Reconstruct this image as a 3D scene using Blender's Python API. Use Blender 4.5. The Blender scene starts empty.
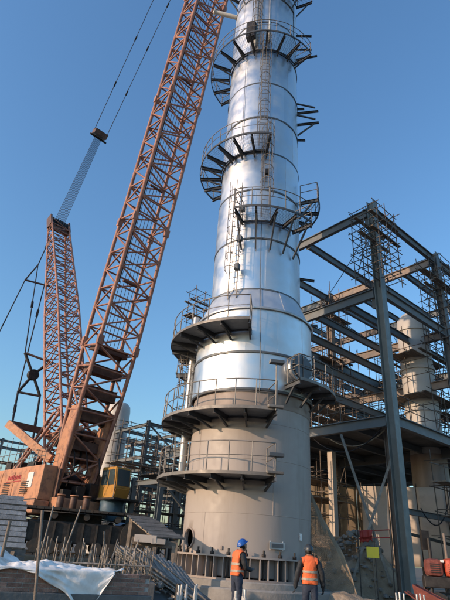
import bpy, bmesh, math, random
from mathutils import Vector, Matrix, noise
random.seed(7)
S = bpy.context.scene
COL = S.collection
V = Vector
rad = math.radians

# ------------------------------------------------------------------ camera
TH, PH = rad(27.5), rad(4.0)
fw = V((0, math.cos(TH), math.sin(TH)))
u0 = V((0, -math.sin(TH), math.cos(TH))); r0 = V((1, 0, 0))
cr = math.cos(PH)*r0 + math.sin(PH)*u0
cu = -math.sin(PH)*r0 + math.cos(PH)*u0
cam = bpy.data.cameras.new('camera'); camo = bpy.data.objects.new('camera', cam); COL.objects.link(camo)
m = Matrix((cr, cu, -fw)).transposed().to_4x4(); m.translation = (0, 0, 1.6)
camo.matrix_world = m
cam.sensor_fit = 'VERTICAL'; cam.sensor_height = 36; cam.lens = 36*486/600
cam.clip_end = 3000; cam.clip_start = .1
S.camera = camo
# ------------------------------------------------------------------ sky and sun
SUN_AZ, SUN_EL = rad(-154), rad(15.5)       # azimuth of the sun measured from +X
W = bpy.data.worlds.new('World'); S.world = W; W.use_nodes = True
nt = W.node_tree; bg = nt.nodes['Background']
sky = nt.nodes.new('ShaderNodeTexSky'); sky.sky_type = 'NISHITA'; sky.sun_disc = False
sky.sun_elevation = SUN_EL; sky.sun_rotation = math.pi/2 - SUN_AZ
sky.air_density = 1.6; sky.dust_density = 1.3; sky.ozone_density = 6.3
nt.links.new(sky.outputs[0], bg.inputs[0]); bg.inputs[1].default_value = .15
sl = bpy.data.lights.new('sun', 'SUN'); sl.energy = 2.2; sl.angle = rad(.6); sl.color = (1, .71, .48)
so = bpy.data.objects.new('sun', sl); COL.objects.link(so)
sd = V((math.cos(SUN_AZ)*math.cos(SUN_EL), math.sin(SUN_AZ)*math.cos(SUN_EL), math.sin(SUN_EL)))
so.rotation_euler = sd.to_track_quat('Z', 'Y').to_euler(); so.location = sd*60
S.view_settings.view_transform = 'Standard'; S.view_settings.look = 'None'
S.view_settings.exposure = .85; S.view_settings.gamma = 1
S.render.engine = 'CYCLES'
G = .15                                    # ground level

# ------------------------------------------------------------------ materials
MATS = {}
def mat(name, col, rough=.6, metal=0, var=.15, scale=1.5, bump=0, bscale=None, col2=None, thr=(.45, .7), rnd=.12, wave=None, streak=False):
    if name in MATS: return MATS[name]
    M = bpy.data.materials.new(name); M.use_nodes = True
    t = M.node_tree; N = t.nodes; L = t.links; b = N['Principled BSDF']
    geo = N.new('ShaderNodeNewGeometry')
    vec = geo.outputs['Position']
    if streak:
        mp = N.new('ShaderNodeMapping'); mp.inputs['Scale'].default_value = (1, 1, .12); L.new(vec, mp.inputs['Vector']); vec = mp.outputs[0]
    n1 = N.new('ShaderNodeTexNoise'); n1.inputs['Scale'].default_value = scale; n1.inputs['Detail'].default_value = 7; n1.inputs['Roughness'].default_value = .65
    L.new(vec, n1.inputs['Vector'])
    rp = N.new('ShaderNodeValToRGB'); rp.color_ramp.elements[0].position = thr[0]; rp.color_ramp.elements[1].position = thr[1]
    c2 = col2 or tuple(min(1, c*(1+var)) for c in col)
    c1 = col if col2 else tuple(c*(1-var) for c in col)
    rp.color_ramp.elements[0].color = (*c1, 1); rp.color_ramp.elements[1].color = (*c2, 1)
    L.new(n1.outputs['Fac'], rp.inputs[0])
    oi = N.new('ShaderNodeObjectInfo')
    mr = N.new('ShaderNodeMapRange'); mr.inputs['To Min'].default_value = 1-rnd; mr.inputs['To Max'].default_value = 1+rnd
    L.new(oi.outputs['Random'], mr.inputs['Value'])
    hs = N.new('ShaderNodeHueSaturation'); L.new(rp.outputs[0], hs.inputs['Color']); L.new(mr.outputs[0], hs.inputs['Value'])
    L.new(hs.outputs[0], b.inputs['Base Color'])
    b.inputs['Metallic'].default_value = metal
    r2 = N.new('ShaderNodeMapRange'); r2.inputs['From Min'].default_value = .3; r2.inputs['From Max'].default_value = .7
    r2.inputs['To Min'].default_value = max(.05, rough-.1); r2.inputs['To Max'].default_value = min(1, rough+.1)
    n2 = N.new('ShaderNodeTexNoise'); n2.inputs['Scale'].default_value = scale*3; n2.inputs['Detail'].default_value = 4
    L.new(geo.outputs['Position'], n2.inputs['Vector']); L.new(n2.outputs['Fac'], r2.inputs['Value']); L.new(r2.outputs[0], b.inputs['Roughness'])
    if bump:
        n3 = N.new('ShaderNodeTexNoise'); n3.inputs['Scale'].default_value = bscale or scale*4; n3.inputs['Detail'].default_value = 5
        L.new(geo.outputs['Position'], n3.inputs['Vector'])
        bp = N.new('ShaderNodeBump'); bp.inputs['Strength'].default_value = bump; bp.inputs['Distance'].default_value = .05
        L.new(n3.outputs['Fac'], bp.inputs['Height']); L.new(bp.outputs[0], b.inputs['Normal'])
    MATS[name] = M
    return M
dirt = mat('dirt', (.10, .075, .055), .95, var=.4, scale=.8, bump=.6, bscale=6, col2=(.2, .16, .12), rnd=0)
clad = mat('cladding', (.64, .65, .66), .45, 1, var=.05, scale=.5, bump=.05, bscale=3.5, rnd=.10)
def vstreak(M):
    t = M.node_tree; bp = [n for n in t.nodes if n.type == 'BUMP'][0]; nz = bp.inputs['Height'].links[0].from_node; geo = [n for n in t.nodes if n.type == 'NEW_GEOMETRY'][0]
    mp = t.nodes.new('ShaderNodeMapping'); mp.inputs['Scale'].default_value = (1, 1, .10); t.links.new(geo.outputs['Position'], mp.inputs['Vector']); t.links.new(mp.outputs[0], nz.inputs['Vector'])
vstreak(clad)
cladd = mat('cladding_dull', (.60, .63, .66), .6, .9, var=.08, scale=.7, bump=.03, bscale=1.2, rnd=.05)
band = mat('band', (.12, .13, .14), .5, .4)
skirtm = mat('skirt_primer', (.36, .312, .28), .55, 0, scale=1.3, bump=.05, bscale=3, rnd=0, streak=True, col2=(.25, .205, .175), thr=(.50, .82))
shellm = mat('bare_shell', (.33, .27, .235), .6, .1, var=.18, scale=1.2, rnd=0, streak=True)
psteel = mat('platform_steel', (.075, .08, .088), .6, .2, var=.25)
rail = mat('rail_steel', (.22, .20, .18), .55, .3, var=.25)
deckp = mat('deck_plate', (.26, .28, .30), .5, .3, var=.15, scale=2)
galv = mat('galvanised', (.45, .46, .47), .45, .7, var=.15)
orange = mat('crane_orange', (.43, .205, .135), .6, 0, var=.2, scale=2.0, col2=(.24, .10, .07), thr=(.4, .62), rnd=.12)
orange2 = mat('crane_orange_body', (.47, .215, .11), .65, 0, scale=2.2, col2=(.17, .085, .06), thr=(.47, .72), rnd=.07)
yellow = mat('cab_yellow', (.46, .225, .04), .55, 0, scale=2.5, col2=(.25, .13, .04), thr=(.5, .72))
darkm = mat('dark_machine', (.035, .03, .028), .6, .3, var=.4, scale=3)
brownm = mat('winch_brown', (.14, .075, .055), .6, .2, var=.3, scale=2)
rope = mat('wire_rope', (.03, .03, .035), .6, .5)
trackm = mat('track_steel', (.05, .05, .048), .7, .5, var=.4, scale=4, col2=(.10, .07, .05))
greend = mat('dark_green', (.035, .05, .05), .7, 0, var=.3)
steel = mat('frame_primer', (.135, .15, .157), .65, .1, scale=1.1, col2=(.20, .165, .135), thr=(.55, .72), rnd=.14)
steelr = mat('frame_rust', (.25, .195, .16), .75, .1, scale=1.4, col2=(.17, .155, .145), rnd=.2)
steelb = mat('frame_blue', (.19, .215, .21), .55, .1, var=.12, rnd=.05)
tube = mat('scaffold_tube', (.15, .12, .10), .6, .4, var=.35, scale=3, rnd=.35)
wood = mat('old_plank', (.24, .19, .145), .85, 0, var=.25, scale=5, bump=.3, bscale=25, rnd=.3)
woodg = mat('grey_plank', (.135, .135, .13), .85, 0, var=.25, scale=5, bump=.3, bscale=25, rnd=.2)
conc = mat('concrete', (.30, .275, .245), .9, 0, var=.2, scale=1.3, bump=.25, bscale=12, rnd=.05)
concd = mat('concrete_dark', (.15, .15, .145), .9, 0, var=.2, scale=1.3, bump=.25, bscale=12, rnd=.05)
brickm = mat('brick', (.30, .18, .14), .9, 0, var=.25, scale=9, bump=.4, bscale=40, rnd=.35)
brickt = mat('brick_tan', (.42, .31, .22), .9, 0, var=.25, scale=9, bump=.4, bscale=40, rnd=.35)
mortar = mat('mortar', (.42, .40, .37), .95, 0, var=.2, scale=8, bump=.4, bscale=30)
tarpm = mat('white_tarp', (.78, .76, .72), .7, 0, var=.1, scale=1.5, bump=.25, bscale=7, col2=(.45, .40, .34), thr=(.5, .72))
beige = mat('beige_sheet', (.52, .44, .37), .8, 0, scale=1.2, bump=.2, bscale=2, col2=(.38, .31, .25), thr=(.5, .75))
netm = mat('net', (.30, .235, .165), .9, 0, var=.2, scale=2)
cream = mat('vessel_cream', (.50, .47, .43), .55, 0, var=.08, scale=.6, rnd=0, streak=True)
whitem = mat('white_paint', (.75, .74, .71), .5, 0, var=.08)
redm = mat('red_paint', (.38, .035, .028), .55, 0, var=.15)
yellows = mat('yellow_sign', (.75, .62, .05), .5, 0, var=.05)
bluem = mat('blue_drum', (.07, .14, .20), .55, .1, var=.2)
rebarm = mat('rebar', (.30, .26, .22), .7, .4, var=.35, scale=6, rnd=.4)
pipem = mat('pipe_grey', (.27, .25, .225), .55, .5, var=.3, scale=3, rnd=.3)
holem = mat('dark_inside', (.02, .03, .028), .8)
glassm = bpy.data.materials.new('glass'); glassm.use_nodes = True
_b = glassm.node_tree.nodes['Principled BSDF']; _b.inputs['Base Color'].default_value = (.05, .07, .075, 1); _b.inputs['Roughness'].default_value = .08

# ------------------------------------------------------------------ helpers
def wl(o):
    p = V((0, 0, 0))
    while o: p = p + o.location; o = o.parent
    return p
def link(o, parent):
    COL.objects.link(o)
    if parent: o.parent = parent
    return o
def tag(o, label, cat, group=None):
    o['label'] = label; o['category'] = cat
    if group: o['group'] = group
    return o
def thing(name, label, cat, loc, group=None):
    o = bpy.data.objects.new(name, None); o.empty_display_size = .3; COL.objects.link(o); o.location = loc
    return tag(o, label, cat, group)
def meshobj(name, verts, faces, m, parent=None, smooth=False, world=True, mats=None, fm=None):
    off = wl(parent) if (parent and world) else V((0, 0, 0))
    me = bpy.data.meshes.new(name); me.from_pydata([V(v)-off for v in verts], [], faces); me.update()
    for mm in (mats or [m]): me.materials.append(mm)
    if fm: me.polygons.foreach_set('material_index', fm)
    if smooth: me.polygons.foreach_set('use_smooth', [True]*len(faces))
    return link(bpy.data.objects.new(name, me), parent)
def bmobj(name, bm, m, parent=None, smooth=False, world=True):
    off = wl(parent) if (parent and world) else V((0, 0, 0))
    if off.length: bmesh.ops.translate(bm, verts=bm.verts, vec=-off)
    me = bpy.data.meshes.new(name); bm.to_mesh(me); bm.free(); me.materials.append(m)
    if smooth: me.polygons.foreach_set('use_smooth', [True]*len(me.polygons))
    return link(bpy.data.objects.new(name, me), parent)
def _prof(kind):
    if kind == 'cyl': return [(math.cos(2*math.pi*i/8), math.sin(2*math.pi*i/8)) for i in range(8)]
    if kind == 'cyl16': return [(math.cos(2*math.pi*i/20), math.sin(2*math.pi*i/20)) for i in range(20)]
    if kind == 'box': return [(-1, -1), (1, -1), (1, 1), (-1, 1)]
    if kind == 'ibeam':
        t, f = .08, .84
        return [(-1, -1), (1, -1), (1, -f), (t, -f), (t, f), (1, f), (1, 1), (-1, 1), (-1, f), (-t, f), (-t, -f), (-1, -f)]
    if kind == 'chan':
        return [(-1, -1), (1, -1), (1, -.84), (-.75, -.84), (-.75, .84), (1, .84), (1, 1), (-1, 1)]
UNIT = {}
def unit(kind, m):
    k = (kind, m.name)
    if k in UNIT: return UNIT[k]
    pr = _prof(kind); n = len(pr)
    vs = [(x, y, 0) for x, y in pr] + [(x, y, 1) for x, y in pr]
    fs = [(i, (i+1) % n, n+(i+1) % n, n+i) for i in range(n)]
    if kind == 'ibeam':
        for o in (0, n):
            caps = [(0, 1, 2, 3, 10, 11), (3, 4, 9, 10), (4, 5, 6, 7, 8, 9)]
            for c in caps: fs.append(tuple(o+i for i in (c if o else c[::-1])))
    else:
        fs += [tuple(range(n))[::-1], tuple(range(n, 2*n))]
    me = bpy.data.meshes.new(kind+'_'+m.name); me.from_pydata(vs, [], fs); me.update(); me.materials.append(m)
    if kind.startswith('cyl'):
        me.polygons.foreach_set('use_smooth', [i < n for i in range(len(fs))])
    UNIT[k] = me
    return me
def bar(name, p, q, sx, m, parent=None, kind='cyl', sy=None, up=(0, 0, 1)):
    """one member from p to q (world), half-sizes sx, sy; up = direction of its local y"""
    p, q = V(p), V(q); d = q-p; L = d.length; z = d/L
    y = V(up)-V(up).dot(z)*z
    if y.length < 1e-3: y = V((0, 1, 0))-V((0, 1, 0)).dot(z)*z
    if y.length < 1e-3: y = V((1, 0, 0))
    y.normalize(); x = y.cross(z)
    o = bpy.data.objects.new(name, unit(kind, m)); COL.objects.link(o)
    M = Matrix((x, y, z)).transposed().to_4x4() @ Matrix.Diagonal((sx, sy or sx, L, 1))
    M.translation = p-(wl(parent) if parent else V((0, 0, 0)))
    if parent: o.parent = parent
    o.matrix_local = M
    return o
def box(name, c, half, m, parent=None, ax=(1, 0, 0), bevel=0):
    """box with centre c, half sizes along ax (horizontal), its left normal and z"""
    ax = V((ax[0], ax[1], 0)).normalized(); ay = V((-ax.y, ax.x, 0)); c = V(c)
    bm = bmesh.new(); bmesh.ops.create_cube(bm, size=2)
    for v in bm.verts: v.co = c+ax*v.co.x*half[0]+ay*v.co.y*half[1]+V((0, 0, v.co.z*half[2]))
    if bevel: bmesh.ops.bevel(bm, geom=bm.edges[:], offset=bevel, segments=2, affect='EDGES', profile=.6)
    return bmobj(name, bm, m, parent)
def tubepath(name, pts, r, m, parent=None, n=6, closed=False):
    vs, fs = [], []; pts = [V(p) for p in pts]; K = len(pts)
    for i, p in enumerate(pts):
        d = (pts[min(i+1, K-1)]-pts[max(i-1, 0)]).normalized()
        a = V((0, 0, 1)) if abs(d.z) < .9 else V((1, 0, 0))
        x = a.cross(d).normalized(); y = d.cross(x)
        for j in range(n):
            t = 2*math.pi*j/n; vs.append(p+x*r*math.cos(t)+y*r*math.sin(t))
    for i in range(K-1):
        for j in range(n): fs.append((i*n+j, i*n+(j+1) % n, (i+1)*n+(j+1) % n, (i+1)*n+j))
    fs += [tuple(range(n))[::-1], tuple((K-1)*n+j for j in range(n))]
    return meshobj(name, vs, fs, m, parent, True)
def lathe(name, c, prof, m, parent=None, a0=0, a1=360, n=64, smooth=True):
    """surface of revolution about a vertical axis through c; prof = [(r, z world)]"""
    c = V(c); full = abs(a1-a0) >= 360; K = n if full else n+1; vs, fs = [], []
    for i in range(K):
        t = rad(a0+(a1-a0)*i/n)
        for r, z in prof: vs.append(V((c.x+r*math.cos(t), c.y+r*math.sin(t), z)))
    k = len(prof)
    for i in range(n):
        j = (i+1) % K
        for q in range(k-1): fs.append((i*k+q, j*k+q, j*k+q+1, i*k+q+1))
    o = meshobj(name, vs, fs, m, parent, smooth)
    if smooth:
        try: o.data.set_sharp_from_angle(angle=rad(35))
        except Exception: pass
    return o
def struct(o): o['kind'] = 'structure'; return o
def stuff(o): o['kind'] = 'stuff'; return o
def jit(a): return random.uniform(-a, a)

# ------------------------------------------------------------------ ground
def ground():
    vs, fs = [], []
    rs = [0, 3, 6, 9, 12, 15, 18, 21, 24, 28, 33, 40, 50, 65, 90, 140, 250, 500, 1200]; n = 72
    for r in rs:
        for i in range(n):
            a = 2*math.pi*i/n; x, y = r*math.cos(a), 12+r*math.sin(a)
            vs.append((x, y, G+(.10*noise.noise(V((x*.35, y*.35, 0)))-.06 if r < 100 else 0)))
    for k in range(len(rs)-1):
        for i in range(n):
            fs.append((k*n+i, k*n+(i+1) % n, (k+1)*n+(i+1) % n, (k+1)*n+i))
    struct(meshobj('ground', vs, fs, dirt, smooth=True))
ground()

# ------------------------------------------------------------------ the column (tower)
TX, TY = 1.555, 21.94
A0 = -94.05                                  # world azimuth of the side that faces the photographer
def tp(phi, r, z):
    a = rad(A0+phi); return V((TX+r*math.cos(a), TY+r*math.sin(a), z))
tower = thing('process_column', 'tall silver clad process column with round platforms standing on a grey skirt', 'column', (TX, TY, G))
def tl(name, prof, m, n=96, a0=0, a1=360, parent=None): return lathe(name, (TX, TY, 0), prof, m, parent or tower, a0+A0, a1+A0, n)

# skirt with an oval manhole cut clean through
def skirt():
    bm = bmesh.new(); n = 180; zs = [.9+.05*i for i in range(0, 28)]+[2.4+.33*i for i in range(0, 17)]
    R = 2.6; hole = (-57, 2.05, .33, .32)
    grid = {}
    for k, z in enumerate(zs):
        for i in range(n):
            grid[k, i] = bm.verts.new(tp(360*i/n-180, R, z))
    for k in range(len(zs)-1):
        for i in range(n):
            ph = 360*(i+.5)/n-180; z = (zs[k]+zs[k+1])/2
            if ((rad(ph-hole[0])*R)/hole[2])**2+((z-hole[1])/hole[3])**2 < 1: continue
            bm.faces.new((grid[k, i], grid[k, (i+1) % n], grid[k+1, (i+1) % n], grid[k+1, i]))
    for e in list(bm.edges):
        pass
    # snap the ragged hole edge to the oval
    for v in bm.verts:
        if v.is_boundary and 1.5 < v.co.z < 2.6:
            a = math.degrees(math.atan2(v.co.y-TY, v.co.x-TX))-A0
            a = (a+180) % 360-180
            dx, dz = rad(a-hole[0])*R, v.co.z-hole[1]
            l = math.hypot(dx/hole[2], dz/hole[3])
            if l > 0: v.co = tp(hole[0]+math.degrees(dx/l/R), R, hole[1]+dz/l)
    o = bmobj('skirt', bm, skirtm, tower, True)
    so_ = o.modifiers.new('thickness', 'SOLIDIFY'); so_.thickness = .025; so_.offset = -1
    # reinforcing neck of the manhole
    vs, fs = [], []; K = 28
    for i in range(K):
        t = 2*math.pi*i/K
        for q, (s, rr) in enumerate(((1.02, 2.52), (1.02, 2.66), (1.16, 2.66), (1.16, 2.6))):
            vs.append(tp(hole[0]+math.degrees(hole[2]*s*math.cos(t)/R), rr, hole[1]+hole[3]*s*math.sin(t)))
    for i in range(K):
        j = (i+1) % K
        for q in range(3): fs.append((i*4+q, i*4+q+1, j*4+q+1, j*4+q))
    meshobj('manhole_neck', vs, fs, shellm, tower, True)
skirt()
for zz in (2.95, 4.9, 6.3):
    tl('weld_seam', [(2.6, zz-.012), (2.609, zz-.005), (2.609, zz+.005), (2.6, zz+.012)], skirtm)
# bare shell between skirt and cladding
tl('shell_course', [(2.6, 7.7), (2.63, 7.66), (2.63, 7.0), (2.61, 6.95)], shellm)
# insulation cladding, sheet by sheet
def cladding(z0, z1, ra, rb, N, m, off):
    step = 360/N; K = 10; H = 3
    base = None
    for i in range(N):
        ph = off+i*step
        if base is None:
            vs, fs = [], []
            for j in range(K+1):
                a = rad(A0+(step+1.6)*j/K); lift = .010*(1-j/K)-.009*(1-(2*j/K-1)**2)   # each sheet laps over the next and is a little flat
                for k in range(H+1):
                    z = z0+(z1-z0)*k/H; r = ra+(rb-ra)*k/H+lift
                    vs.append((r*math.cos(a), r*math.sin(a), z-G))
            for j in range(K):
                for k in range(H):
                    q = j*(H+1)+k; fs.append((q, q+H+1, q+H+2, q+1))
            # lap lip
            nb = len(vs)
            a = rad(A0)
            for k in range(H+1):
                z = z0+(z1-z0)*k/H; r = ra+(rb-ra)*k/H
                vs.append(((r-.004)*math.cos(a), (r-.004)*math.sin(a), z-G))
            for k in range(H): fs.append((k, k+1, nb+k+1, nb+k))
            base = meshobj('cladding_sheet', vs, fs, m, tower, True, world=False)
            base.data.set_sharp_from_angle(angle=rad(40)); o = base
        else:
            o = link(bpy.data.objects.new('cladding_sheet', base.data), tower)
        o.rotation_euler = (jit(.0008), jit(.0008), rad(ph))
rings = [(7.62, 2.76), (9.24, 2.78), (11.32, 2.82)]
up = [12.54, 15.4, 18.48, 21.1, 23.83, 26.69, 29.7, 32.6, 35.5, 38.4, 41.3, 44.2]
cladding(7.62, 9.24, 2.74, 2.74, 12, clad, 7)
cladding(9.24, 11.32, 2.74, 2.74, 12, clad, 22)
cladding(11.32, 12.54, 2.76, 2.25, 14, cladd, 3)
for k in range(len(up)-1):
    cladding(up[k], up[k+1], 2.24-.012*k, 2.235-.012*k, 10, clad, [11, 27, 2, 19, 33, 8][k % 6])
for z, r in rings: tl('cladding_band', [(r-.05, z-.05), (r+.005, z-.05), (r+.02, z), (r+.005, z+.05), (r-.05, z+.05)], galv if z > 11 else band)
for k, z in enumerate(up): tl('cladding_band', [(2.2-.012*k, z-.05), (2.275-.012*k, z-.045), (2.275-.012*k, z+.045), (2.2-.012*k, z+.05)], band)
tl('top_head', [(2.1, 44.2), (1.8, 44.7), (1.1, 45.1), (.01, 45.25)], clad)

# anchor ring: base plate, top plate, gusset plates, bolts
tl('base_plate', [(2.6, .80), (2.98, .80), (2.98, .86), (2.6, .86)], shellm)
tl('chair_top_plate', [(2.6, 1.50), (2.94, 1.50), (2.94, 1.56), (2.6, 1.56)], skirtm)
NB = 28
for i in range(NB):
    ph = i*360/NB
    for s in (-2.9, 2.9):
        a = rad(A0+ph+s)
        bar('gusset_plate', tp(ph+s, 2.77, .86), tp(ph+s, 2.77, 1.5), .012, skirtm, tower, 'box', .15, up=(math.cos(a), math.sin(a), 0))
    b_ = bar('anchor_bolt', tp(ph, 2.79, .86), tp(ph, 2.79, 1.78), .035, darkm, tower, 'cyl')
    bar('bolt_nut', tp(ph, 2.79, 1.562), tp(ph, 2.79, 1.66), .075, darkm, tower, 'cyl')
# name plate on its stand-off bracket, little tag plate
def plate(name, ph, z, w, h, r, m):
    a = rad(A0+ph); t = V((-math.sin(a), math.cos(a), 0)); c = tp(ph, r, z)
    return box(name, c, (w/2, .012, h/2), m, tower, ax=t)
pl = plate('name_plate', 24, 1.96, .62, .22, 2.70, galv)
for s in (-5.5, 5.5): plate('plate_bracket', 24+s, 1.96, .04, .30, 2.65, whitem)
plate('plate_face', 24, 1.96, .46, .13, 2.716, band)
plate('tag_plate', 50, 2.32, .12, .24, 2.63, whitem)

# platforms -----------------------------------------------------------------
def arc(ph0, ph1, r, z, step=4):
    n = max(2, int(abs(ph1-ph0)/step)); return [tp(ph0+(ph1-ph0)*i/n, r, z) for i in range(n+1)]
def platform(ph0, ph1, ri, ro, z, grating=False, knee=.75, posts=11, nbr=8, label=None, dm=None, railh=1.1, rsh=None):
    rsh = rsh or ri-.05
    if grating:
        vs, fs = [], []
        nn = int((ph1-ph0)/3)
        r = ri
        while r < ro:
            b0 = len(vs)
            for i in range(nn+1):
                ph = ph0+(ph1-ph0)*i/nn
                for rr, zz in ((r, z), (r+.005, z), (r+.005, z-.012), (r, z-.012)): vs.append(tp(ph, rr, zz))
            for i in range(nn):
                for q in range(4): fs.append((b0+i*4+q, b0+i*4+(q+1) % 4, b0+i*4+4+(q+1) % 4, b0+i*4+4+q))
            r += .07
        for i in range(int((ph1-ph0)/2.4)):
            ph = ph0+2.4*i; b0 = len(vs); w = .07
            vs += [tp(ph-w, ri, z+.004), tp(ph+w, ri, z+.004), tp(ph+w, ro, z+.004), tp(ph-w, ro, z+.004)]; fs.append((b0, b0+1, b0+2, b0+3))
        o = meshobj('platform', vs, fs, psteel, tower)
    else:
        o = tl('platform', [(ri, z), (ri, z-.03), (ro, z-.03), (ro, z), (ri, z)], dm or deckp, n=int((ph1-ph0)/2.5), a0=ph0, a1=ph1)
    if label: o['label'] = label
    def rim(name, r, w, zt, zb, m):
        tl(name, [(r, zt), (r+w, zt), (r+w, zb), (r, zb), (r, zt)], m, n=int((ph1-ph0)/2.5), a0=ph0, a1=ph1, parent=o)
    rim('edge_channel', ro+.003, .035, z+.05, z-.07, psteel if grating else rail)
    rim('inner_channel', ri-.05, .045, z+.005, z-.10, psteel)
    for i in range(nbr):
        ph = ph0+(ph1-ph0)*(i+.02)/(nbr-1+.04)
        bar('bracket_beam', tp(ph, rsh, z-.135), tp(ph, ro-.01, z-.135), .055, psteel, o, 'ibeam', .10)
        if knee: bar('knee_brace', tp(ph, rsh+.62*(ro-rsh) if knee < .7 else ro-.3, z-.23), tp(ph, rsh+.02, z-.23-knee), .035, psteel, o, 'box', .04)
    for i in range(posts):
        ph = ph0+(ph1-ph0)*i/(posts-1)
        bar('railing_post', tp(ph, ro-.02, z), tp(ph, ro-.02, z+railh), .022, rail, o)
    tubepath('top_rail', arc(ph0, ph1, ro-.02, z+railh), .022, rail, o)
    tubepath('mid_rail', arc(ph0, ph1, ro-.02, z+railh*.55), .016, rail, o)
    for ph in (ph0, ph1):
        for hh in (railh, railh*.55): bar('end_rail', tp(ph, ri+.05, z+hh), tp(ph, ro-.02, z+hh), .02, rail, o)
        bar('railing_post', tp(ph, ri+.05, z), tp(ph, ri+.05, z+railh), .022, rail, o)
    return o
platform(-124, 56, 2.32, 3.5, 29.7, True, .3, 13, 11)
platform(-124, 8, 2.32, 3.5, 21.2, True, .3, 12, 9)
platform(70, 112, 2.34, 3.35, 18.9, True, .9, 5, 3, railh=1.1)
platform(-20, 50, 2.34, 3.45, 16.45, True, 1.5, 6, 5, railh=1.15)
platform(-126, -3, 2.86, 3.95, 10.25, False, .22, 10, 8, rsh=2.76)
platform(-128, -98, 2.86, 3.75, 9.25, True, .3, 4, 3, rsh=2.76, railh=.7)
platform(-126, 14, 2.66, 3.95, 6.55, False, .2, 13, 9)
platform(-126, 14, 2.66, 3.86, 4.2, False, .2, 12, 9)
platform(30, 82, 2.84, 3.75, 8.0, False, .6, 5, 4, rsh=2.72, railh=1.05)
platform(-60, 70, 2.3, 3.4, 36.5, True, .9, 9, 8)

# caged ladders -------------------------------------------------------------
def ladder(ph, r, z0, z1, cage=True):
    a = rad(A0+ph); rd = V((math.cos(a), math.sin(a), 0)); t = V((-rd.y, rd.x, 0)); c = tp(ph, r, 0)
    vs, fs = [], []
    def b4(p, q, w, x, y):
        b0 = len(vs)
        for e in (p, q):
            for sx, sy in ((-1, -1), (1, -1), (1, 1), (-1, 1)): vs.append(e+x*w*sx+y*w*sy)
        for i in range(4): fs.append((b0+i, b0+(i+1) % 4, b0+4+(i+1) % 4, b0+4+i))
    Z = V((0, 0, 1))
    for s in (-.22, .22): b4(c+t*s+Z*z0, c+t*s+Z*z1, .022, rd, t)
    o = meshobj('ladder', vs, fs, rail, tower)
    k = z0+.2
    while k < z1:
        bar('rung', c-t*.22+Z*k, c+t*.22+Z*k, .013, rail, o); k += .3
    k = z0+.4
    while k < z1 and r > 2.4:
        for s in (-.22, .22): bar('standoff', c+t*s+Z*k-rd*.22, c+t*s+Z*k, .02, rail, o)
        k += 2.2
    if cage:
        k = z0+1.4; N = 10
        while k <= z1:
            pts = [c+t*(-.34*math.cos(math.pi*i/N))+rd*(.02+.62*math.sin(math.pi*i/N))+Z*k for i in range(N+1)]
            tubepath('cage_hoop', pts, .016, rail, o, 5); k += .75
        for i in (1, 3, 5, 7, 9):
            p = c+t*(-.34*math.cos(math.pi*i/N))+rd*(.02+.62*math.sin(math.pi*i/N))
            bar('cage_strap', p+Z*(z0+1.4), p+Z*z1, .012, rail, o)
ladder(-26, 2.5, 12.0, 18.6)
ladder(8, 2.5, 16.5, 22.4)
ladder(2, 2.5, 21.3, 30.9)
ladder(-12, 2.5, 29.8, 37.6)
ladder(-96, 2.95, 6.6, 11.4)
ladder(-104, 2.95, 4.2, 7.7)
# side pipe with insulation, running down the left side
bar('riser_pipe', tp(-99, 3.02, 4.3), tp(-99, 3.02, 12.2), .17, galv, tower, 'cyl16')
tubepath('riser_pipe', [tp(-14, 2.42, z) for z in (29.8, 33, 40)], .11, galv, tower, 10)
tubepath('riser_pipe', [tp(6, 2.42, z) for z in (30.2, 34, 44)], .07, galv, tower, 10)
# junction boxes, lamps and nozzles
def tbox(name, ph, r, z, hx, hy, hz, m):
    a = rad(A0+ph); return box(name, tp(ph, r, z), (hx, hy, hz), m, tower, ax=(-math.sin(a), math.cos(a)), bevel=.02)
tbox('junction_box', -20, 2.6, 31.2, .3, .2, .75, darkm)
for i, z in enumerate((13.6, 15.2, 17.0)): tbox('junction_box', -21+i, 2.6, z, .13, .12, .14, band)
tbox('junction_box', 8, 2.52, 19.4, .1, .1, .16, darkm)
for ph, z, l in ((88, 34.3, 1.0), (92, 33.0, 1.0), (80, 31.3, 1.3), (98, 24.6, .5), (95, 14.6, .8), (95, 11.9, .9), (90, 27.0, .4)):
    bar('pipe_support', tp(ph, 2.1, z), tp(ph, 2.25+l, z+jit(.12)), .045, psteel, tower, 'ibeam', .06)
for z in (26.4, 25.4):
    bar('pipe_support', tp(85, 2.15, z), tp(85, 3.5, z+.1), .05, psteel, tower, 'ibeam', .07)
    bar('pipe_support', tp(76, 2.15, z+.5), tp(80, 3.3, z+.1), .04, psteel, tower, 'box')
bar('pipe_support', tp(85, 2.2, 24.5), tp(85, 3.2, 25.4), .04, psteel, tower, 'box')
# lifting trunnion near the top
a_ = tp(-75, 2.1, 35.6); b_ = tp(-78, 3.75, 35.9)
bar('lifting_trunnion', a_, b_, .15, whitem, tower, 'cyl16'); bar('trunnion_cap', b_, tp(-78, 3.83, 35.92), .21, whitem, tower, 'cyl16')
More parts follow.
